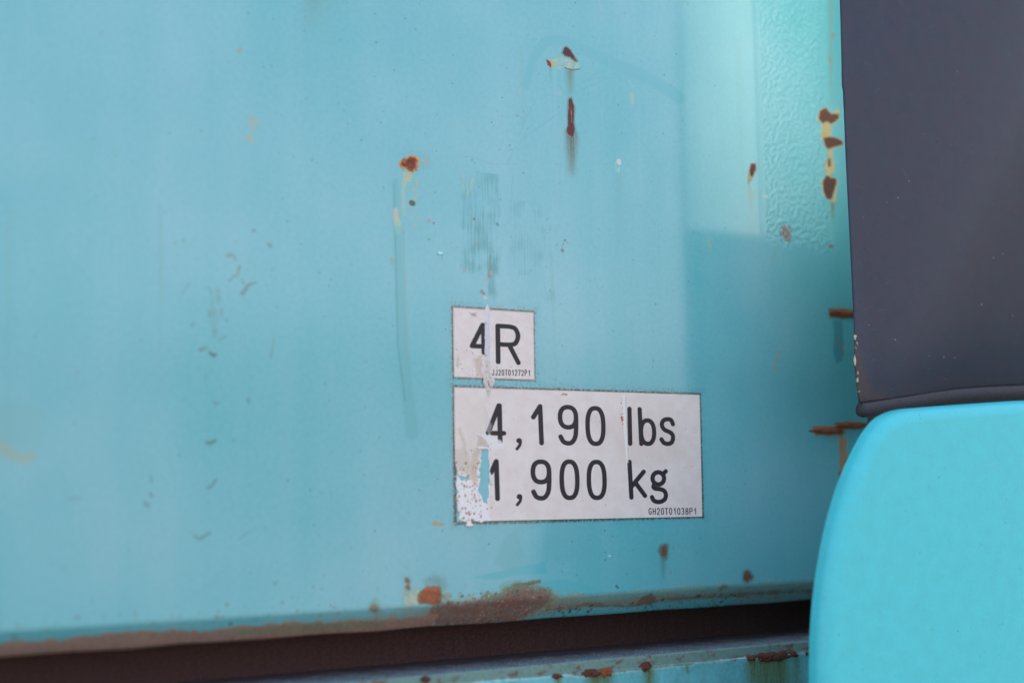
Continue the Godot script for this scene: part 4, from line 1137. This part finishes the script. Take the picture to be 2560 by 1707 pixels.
func print_text(cv: Canvas, text: Array, pen_big: float, pen_small: float, ink: Color) -> void:
	# pen sizes in texels; texels are wider than tall, as the lettering is
	for g in text:
		var x0: float = (g[1] - cv.x0) / cv.sx
		var x1: float = (g[2] - cv.x0) / cv.sx
		var y0: float = (cv.y1 - g[3]) / cv.sy
		var y1: float = (cv.y1 - g[4]) / cv.sy
		var small := y1 - y0 < 60.0
		var pen := pen_small if small else pen_big
		if g[0] == "1" and small:
			x0 += (x1 - x0) * 0.25
			x1 -= (x1 - x0) * 0.25
		var lines := []
		var width := []
		if g[0] == ",":
			var w := x1 - x0
			var h := y1 - y0
			lines.append(PackedVector2Array([Vector2(x0 + w * 0.58, y0 + h * 0.29), Vector2(x0 + w * 0.62, y0 + h * 0.29)]))
			width.append(w * 0.36)
			lines.append(PackedVector2Array([Vector2(x0 + w * 0.80, y0 + h * 0.36), Vector2(x0 + w * 0.70, y0 + h * 0.62), Vector2(x0 + w * 0.30, y0 + h * 0.90)]))
			width.append(pen * 0.62)
		else:
			for s in glyph(g[0]):
				var q := PackedVector2Array()
				for p in s:
					q.append(Vector2(lerpf(x0 + pen, maxf(x1 - pen, x0 + pen), p.x), lerpf(y0 + pen, y1 - pen, p.y)))
				lines.append(q)
				width.append(pen)
		for y in range(maxi(0, int(y0) - 3), mini(cv.h - 1, int(y1) + 4)):
			for x in range(maxi(0, int(x0) - 3), mini(cv.w - 1, int(x1) + 4)):
				var at := Vector2(x + 0.5, y + 0.5)
				var best := 1e9
				for k in lines.size():
					var l: PackedVector2Array = lines[k]
					for i in l.size() - 1:
						best = minf(best, at.distance_to(Geometry2D.get_closest_point_to_segment(at, l[i], l[i + 1])) - width[k])
				var a := clampf(0.5 - best / 1.4, 0.0, 1.0)
				if a > 0.0:
					var n := fine[((y * 3 & 511) << 9) | (x * 3 & 511)]
					var worn := 0.75 if n > 222 else 0.0
					cv.mix(y * cv.w + x, ink.r8, ink.g8, ink.b8, a * (1.0 - worn * 0.6))


func sticker_sheet(cv: Canvas) -> void:
	for y in cv.h:
		for x in cv.w:
			var f := fine[((y & 511) << 9) | (x & 511)] / 255.0
			var c := coarse[((y >> 1 & 511) << 9) | (x >> 1 & 511)] / 255.0
			var k := (c - 0.5) * 16.0 + (f - 0.5) * 5.0
			var i := (y * cv.w + x) * 3
			cv.col[i] = int(226 + k * 0.5)
			cv.col[i + 1] = int(212 + k * 0.8)
			cv.col[i + 2] = int(210 + k * 0.9)
	cv.rgh.fill(120)


func edge_dirt(cv: Canvas, l: float, r: float, t: float, b: float) -> void:
	for y in cv.h:
		for x in cv.w:
			var q := Vector2(cv.x0 + (x + 0.5) * cv.sx, cv.y1 - (y + 0.5) * cv.sy)
			var d := minf(minf(q.x - l, r - q.x), minf(t - q.y, q.y - b))
			if d < 2.0:
				var n := fine[((y * 2 & 511) << 9) | (x * 2 & 511)] / 255.0
				var k := clampf((1.1 - d) * (n * 1.6 - 0.35), 0.0, 0.8)
				cv.mix(y * cv.w + x, 96, 74, 62, k)


func band(p: PackedVector2Array, l: float, r: float) -> Array:
	return Geometry2D.intersect_polygons(p, PackedVector2Array([Vector2(l, -9), Vector2(r, -9), Vector2(r, 9), Vector2(l, 9)]))


func sticker_mesh(outline: PackedVector2Array, holes: Array, thick: float, base: Vector3) -> SurfaceTool:
	# sheet with torn holes: cut into upright bands through the holes so that every piece is a plain polygon
	var st := begin()
	var cuts := [-5.0]
	for hole in holes:
		var lo := 1e9
		var hi := -1e9
		for p in hole:
			lo = minf(lo, p.x)
			hi = maxf(hi, p.x)
		cuts.append((lo + hi) / 2.0)
	cuts.append(5.0)
	var rings := [outline]
	rings.append_array(holes)
	for i in cuts.size() - 1:
		var pieces := band(outline, cuts[i], cuts[i + 1])
		for hole in holes:
			var left := []
			for piece in pieces:
				left.append_array(Geometry2D.clip_polygons(piece, hole))
			pieces = left
		for piece in pieces:
			var ids := Geometry2D.triangulate_polygon(piece)
			for k in range(0, ids.size(), 3):
				var p := []
				var uv := []
				for j in 3:
					var a: Vector2 = piece[ids[k + j]]
					p.append(Vector3(a.x, a.y, thick) - base)
					uv.append(uv_of(p[j] + base))
				tri(st, p, Vector3(0, 0, 1), uv)
	for ring in rings:
		var n: int = ring.size()
		for i in n:
			var a: Vector2 = ring[i]
			var b: Vector2 = ring[(i + 1) % n]
			var o := Vector3(b.y - a.y, a.x - b.x, 0)
			var k := [Vector3(a.x, a.y, 0) - base, Vector3(b.x, b.y, 0) - base, Vector3(b.x, b.y, thick) - base, Vector3(a.x, a.y, thick) - base]
			tri(st, [k[0], k[1], k[2]], o, [uv_of(k[0] + base), uv_of(k[1] + base), uv_of(k[2] + base)])
			tri(st, [k[0], k[2], k[3]], o, [uv_of(k[0] + base), uv_of(k[2] + base), uv_of(k[3] + base)])
	st.generate_normals()
	return st


func build_weight_sticker() -> void:
	var cv := new_canvas(1280, 741, 0.2066, 0.17, 560.0, 90.0)
	sticker_sheet(cv)
	# stains and worn paper
	cv.patch(Color8(214, 196, 190), 0.5, 14, 16, 0, -1, 0, cv.points([700, 60, 790, 66, 800, 30, 740, 20]))
	cv.patch(Color8(210, 200, 188), 0.35, 10, 14, 0, -1, 0, cv.points([575, 78, 600, 70, 596, 20, 572, 10]))
	print_text(cv, WEIGHT_TEXT, 11.3, 2.2, Color8(46, 40, 44))
	# scuffs across the first figure, torn fibres round the hole
	cv.patch(Color8(206, 198, 198), 0.55, 2.0, 0.7, 6, 0.8, 0.2, cv.points([593, 70, 597, 64, 601, 52, 598, 46, 594, 50]))
	cv.patch(Color8(225, 220, 224), 0.9, 2.2, 0.9, 14, 0.9, 0.15, cv.points([586, 47, 600, 46, 610, 41, 612, 36, 600, 33, 588, 33]))
	cv.patch(Color8(176, 150, 134), 0.5, 2.2, 0.8, 12, 0.9, 0.3, cv.points([587, 46, 592, 44, 598, 38, 599, 33, 592, 36, 586, 34]))
	cv.patch(Color8(232, 226, 230), 0.95, 2.5, 0.9, 16, 0.9, 0.1, cv.points([560, 24, 572, 16, 584, 8, 586, 2, 590, -5, 597, -11, 599, -26, 580, -40, 560, -40]))
	cv.patch(Color8(196, 178, 168), 0.5, 4.0, 3.0, 12, 0.9, 0.3, cv.points([564, 36, 574, 34, 582, 24, 584, 14, 572, 14, 566, 18]))
	cv.patch(Color8(192, 168, 152), 0.5, 3.0, 1.6, 12, 0.9, 0.4, cv.points([582, 34, 589, 34, 588, 24, 586, 12, 583, 4, 580, 10]))
	cv.dots(Color8(150, 112, 92), 0.85, 150, 0.3, 1.1, PackedVector2Array([Vector2(565, 24), Vector2(590, -26)]))
	cv.dots(Color8(150, 112, 92), 0.8, 60, 0.25, 0.8, PackedVector2Array([Vector2(580, 40), Vector2(600, -20)]))
	cv.stroke(Color8(236, 232, 236), 0.95, 1.6, 1.4, 0.5, 1.0, 0.9, cv.points(TEAR_HOLE))
	cv.stroke(Color8(196, 178, 150), 0.5, 3, 2, 1.5, 1.0, -1.0, cv.points([570, 50, 574, 40, 576, 30]))
	# crease through the sheet left of the unit, with red flecks
	cv.stroke(Color8(232, 228, 230), 0.8, 3.4, 3.0, 0.8, 0.8, 0.7, cv.points([735, 81, 736, 50, 737.5, 24]))
	cv.stroke(Color8(150, 130, 126), 0.6, 0.5, 0.4, 0.4, 0.4, -1.0, cv.points([737, 80, 738, 52, 738.5, 20]))
	cv.dots(Color8(150, 50, 48), 0.95, 12, 0.3, 0.9, PackedVector2Array([Vector2(731.5, 78), Vector2(734, 56)]))
	cv.stroke(Color8(150, 44, 44), 0.9, 1.0, 0.8, 0.4, 0.4, -1.0, cv.points([732.3, 63, 732.6, 58.5]))
	cv.dots(Color8(140, 84, 70), 0.8, 26, 0.2, 0.7, PackedVector2Array([Vector2(669, 82), Vector2(676, 80)]))
	cv.dots(Color8(128, 108, 100), 0.7, 240, 0.12, 0.4, PackedVector2Array([Vector2(566, 83), Vector2(819, -25)]))
	edge_dirt(cv, 565.0, 820.4, 84.6, -25.6)
	var root := Node3D.new()
	root.name = "weight_sticker"
	root.position = Vector3(0.6925, LIFT + 0.0295, 0.0)
	root.set_meta("label", "white torn sticker reading 4,190 lbs 1,900 kg on the turquoise panel")
	root.set_meta("category", "sticker")
	add_child(root)
	var st := sticker_mesh(lifted(WEIGHT_OUTLINE), [lifted(SMALL_HOLE), lifted(TEAR_HOLE)], 0.0005, root.position)
	var m := cv.material(0.05, 0.4)
	m.texture_repeat = false
	part(st, "printed_sheet", m, root)
	# paper curled up where the sheet is torn
	var paper := paint(Color(0.90, 0.87, 0.88), 0.85)
	var curls := [[0.5905, 0.0352, 0.004, 0.0013], [0.5868, 0.0145, 0.0016, 0.003], [0.5985, 0.010, 0.0009, 0.0045], [0.5785, -0.0265, 0.0035, 0.0014], [0.5690, -0.0130, 0.0018, 0.0035]]
	for i in curls.size():
		var q: Array = curls[i]
		var cs := begin()
		lump(cs, Vector3(q[0], LIFT + q[1], 0.0006) - root.position, Vector3(q[2], q[3], 0.0011), 300 + i)
		cs.generate_normals()
		part(cs, "torn_curl", paper, root)


func build_position_sticker() -> void:
	var cv := new_canvas(590, 545, 0.15, 0.1235, 560.0, 155.0)
	sticker_sheet(cv)
	print_text(cv, POSITION_TEXT, 15.3, 2.5, Color8(46, 40, 44))
	cv.dots(Color8(128, 108, 100), 0.75, 120, 0.12, 0.45, PackedVector2Array([Vector2(566, 148), Vector2(642, 93)]))
	cv.patch(Color8(150, 136, 126), 0.7, 1.5, 0.8, 8, 0.8, 0.3, cv.points([581, 146, 587, 145.5, 587, 143, 583, 143]))
	cv.patch(Color8(188, 170, 156), 0.6, 2.0, 1.0, 6, 0.8, 0.3, cv.points([568, 110, 571, 108, 570, 100, 567.5, 101]))
	cv.patch(Color8(190, 172, 158), 0.6, 2.5, 1.2, 8, 0.8, 0.3, cv.points([584, 108, 592, 112, 592, 93, 587, 95]))
	cv.dots(Color8(160, 130, 112), 0.7, 40, 0.2, 0.7, PackedVector2Array([Vector2(566, 118), Vector2(600, 93)]))
	edge_dirt(cv, 564.9, 643.1, 149.6, 92.2)
	var root := Node3D.new()
	root.name = "position_sticker"
	root.position = Vector3(0.604, LIFT + 0.121, 0.0)
	root.set_meta("label", "small white sticker reading 4R above the larger weight sticker")
	root.set_meta("category", "sticker")
	add_child(root)
	var st := sticker_mesh(lifted(POSITION_OUTLINE), [], 0.0005, root.position)
	var m := cv.material(0.05, 0.4)
	m.texture_repeat = false
	part(st, "printed_sheet", m, root)
	# ridge of dried adhesive that runs down over the sheet and past its foot
	var ac := new_canvas(256, 512, 0.08, 0.17, 586.0, 158.0)
	ac.plain(Color8(214, 208, 218), 0.6, 0.10)
	ac.scrub(Color8(86, 82, 96), 0.75, 0.50, PackedVector2Array([Vector2(592.5, 136), Vector2(599, 108)]))
	ac.scrub(Color8(232, 230, 240), 0.9, 0.5, PackedVector2Array([Vector2(592, 134), Vector2(600, 100)]))
	ac.patch(Color8(196, 180, 168), 0.45, 2.5, 1.5, 14, 0.8, 0.3, ac.points([590, 108, 602, 106, 604, 76, 590, 76]))
	ac.dots(Color8(146, 118, 100), 0.8, 90, 0.15, 0.6, PackedVector2Array([Vector2(590, 112), Vector2(603, 76)]))
	ac.stroke(Color8(70, 60, 60), 0.8, 0.8, 0.5, 0.4, 0.4, -1.0, ac.points([597, 90, 598, 86, 601, 84]))
	var rows := 56
	var ns := FastNoiseLite.new()
	ns.frequency = 0.35
	ns.seed = 6
	var grid := []
	for i in rows + 1:
		var t := i / float(rows)
		var y := lerpf(154.0, 77.5, t)
		var half := lerpf(2.4, 3.0, t)
		if y > 148.0:
			half = lerpf(3.2, 0.4, clampf((y - 148.0) / 6.0, 0.0, 1.0))
		elif y < 97.0 and y > 84.0:
			half = 3.2 + 2.2 * sin(PI * (97.0 - y) / 13.0)
		elif y <= 84.0:
			half = lerpf(3.0, 0.6, (84.0 - y) / 6.5)
		var cx := lerpf(597.6, 596.4, t) + (1.2 if y < 95.0 else 0.0) + ns.get_noise_1d(i * 2.0) * 0.5
		var row := []
		for j in 9:
			var u := j / 4.0 - 1.0
			var edge := half * (1.0 + 0.35 * ns.get_noise_2d(i * 5.0, signf(u) * 40.0))
			var bump := (1.0 - u * u) * (0.7 + 0.5 * ns.get_noise_2d(i * 4.0, j * 7.0 + 200.0)) + (0.9 * maxf(0.0, sin(PI * (97.0 - y) / 13.0)) * absf(u) if y < 97.0 and y > 84.0 else 0.0)
			row.append(Vector3((cx + u * edge) / 1000.0, LIFT + y / 1000.0, 0.0004 + maxf(bump, 0.0) * 0.0011))
		grid.append(row)
	st = begin()
	st.set_smooth_group(1)
	for i in rows:
		for j in 8:
			var k := [grid[i][j], grid[i][j + 1], grid[i + 1][j + 1], grid[i + 1][j]]
			for q in [[0, 1, 2], [0, 2, 3]]:
				tri(st, [k[q[0]] - root.position, k[q[1]] - root.position, k[q[2]] - root.position], Vector3(0, 0, 1), [uv_of(k[q[0]]), uv_of(k[q[1]]), uv_of(k[q[2]])])
	st.generate_normals()
	var am := ac.material(0.06, 0.5)
	am.texture_repeat = false
	part(st, "adhesive_ridge", am, root, "ragged white ridge of dried adhesive down the sticker")
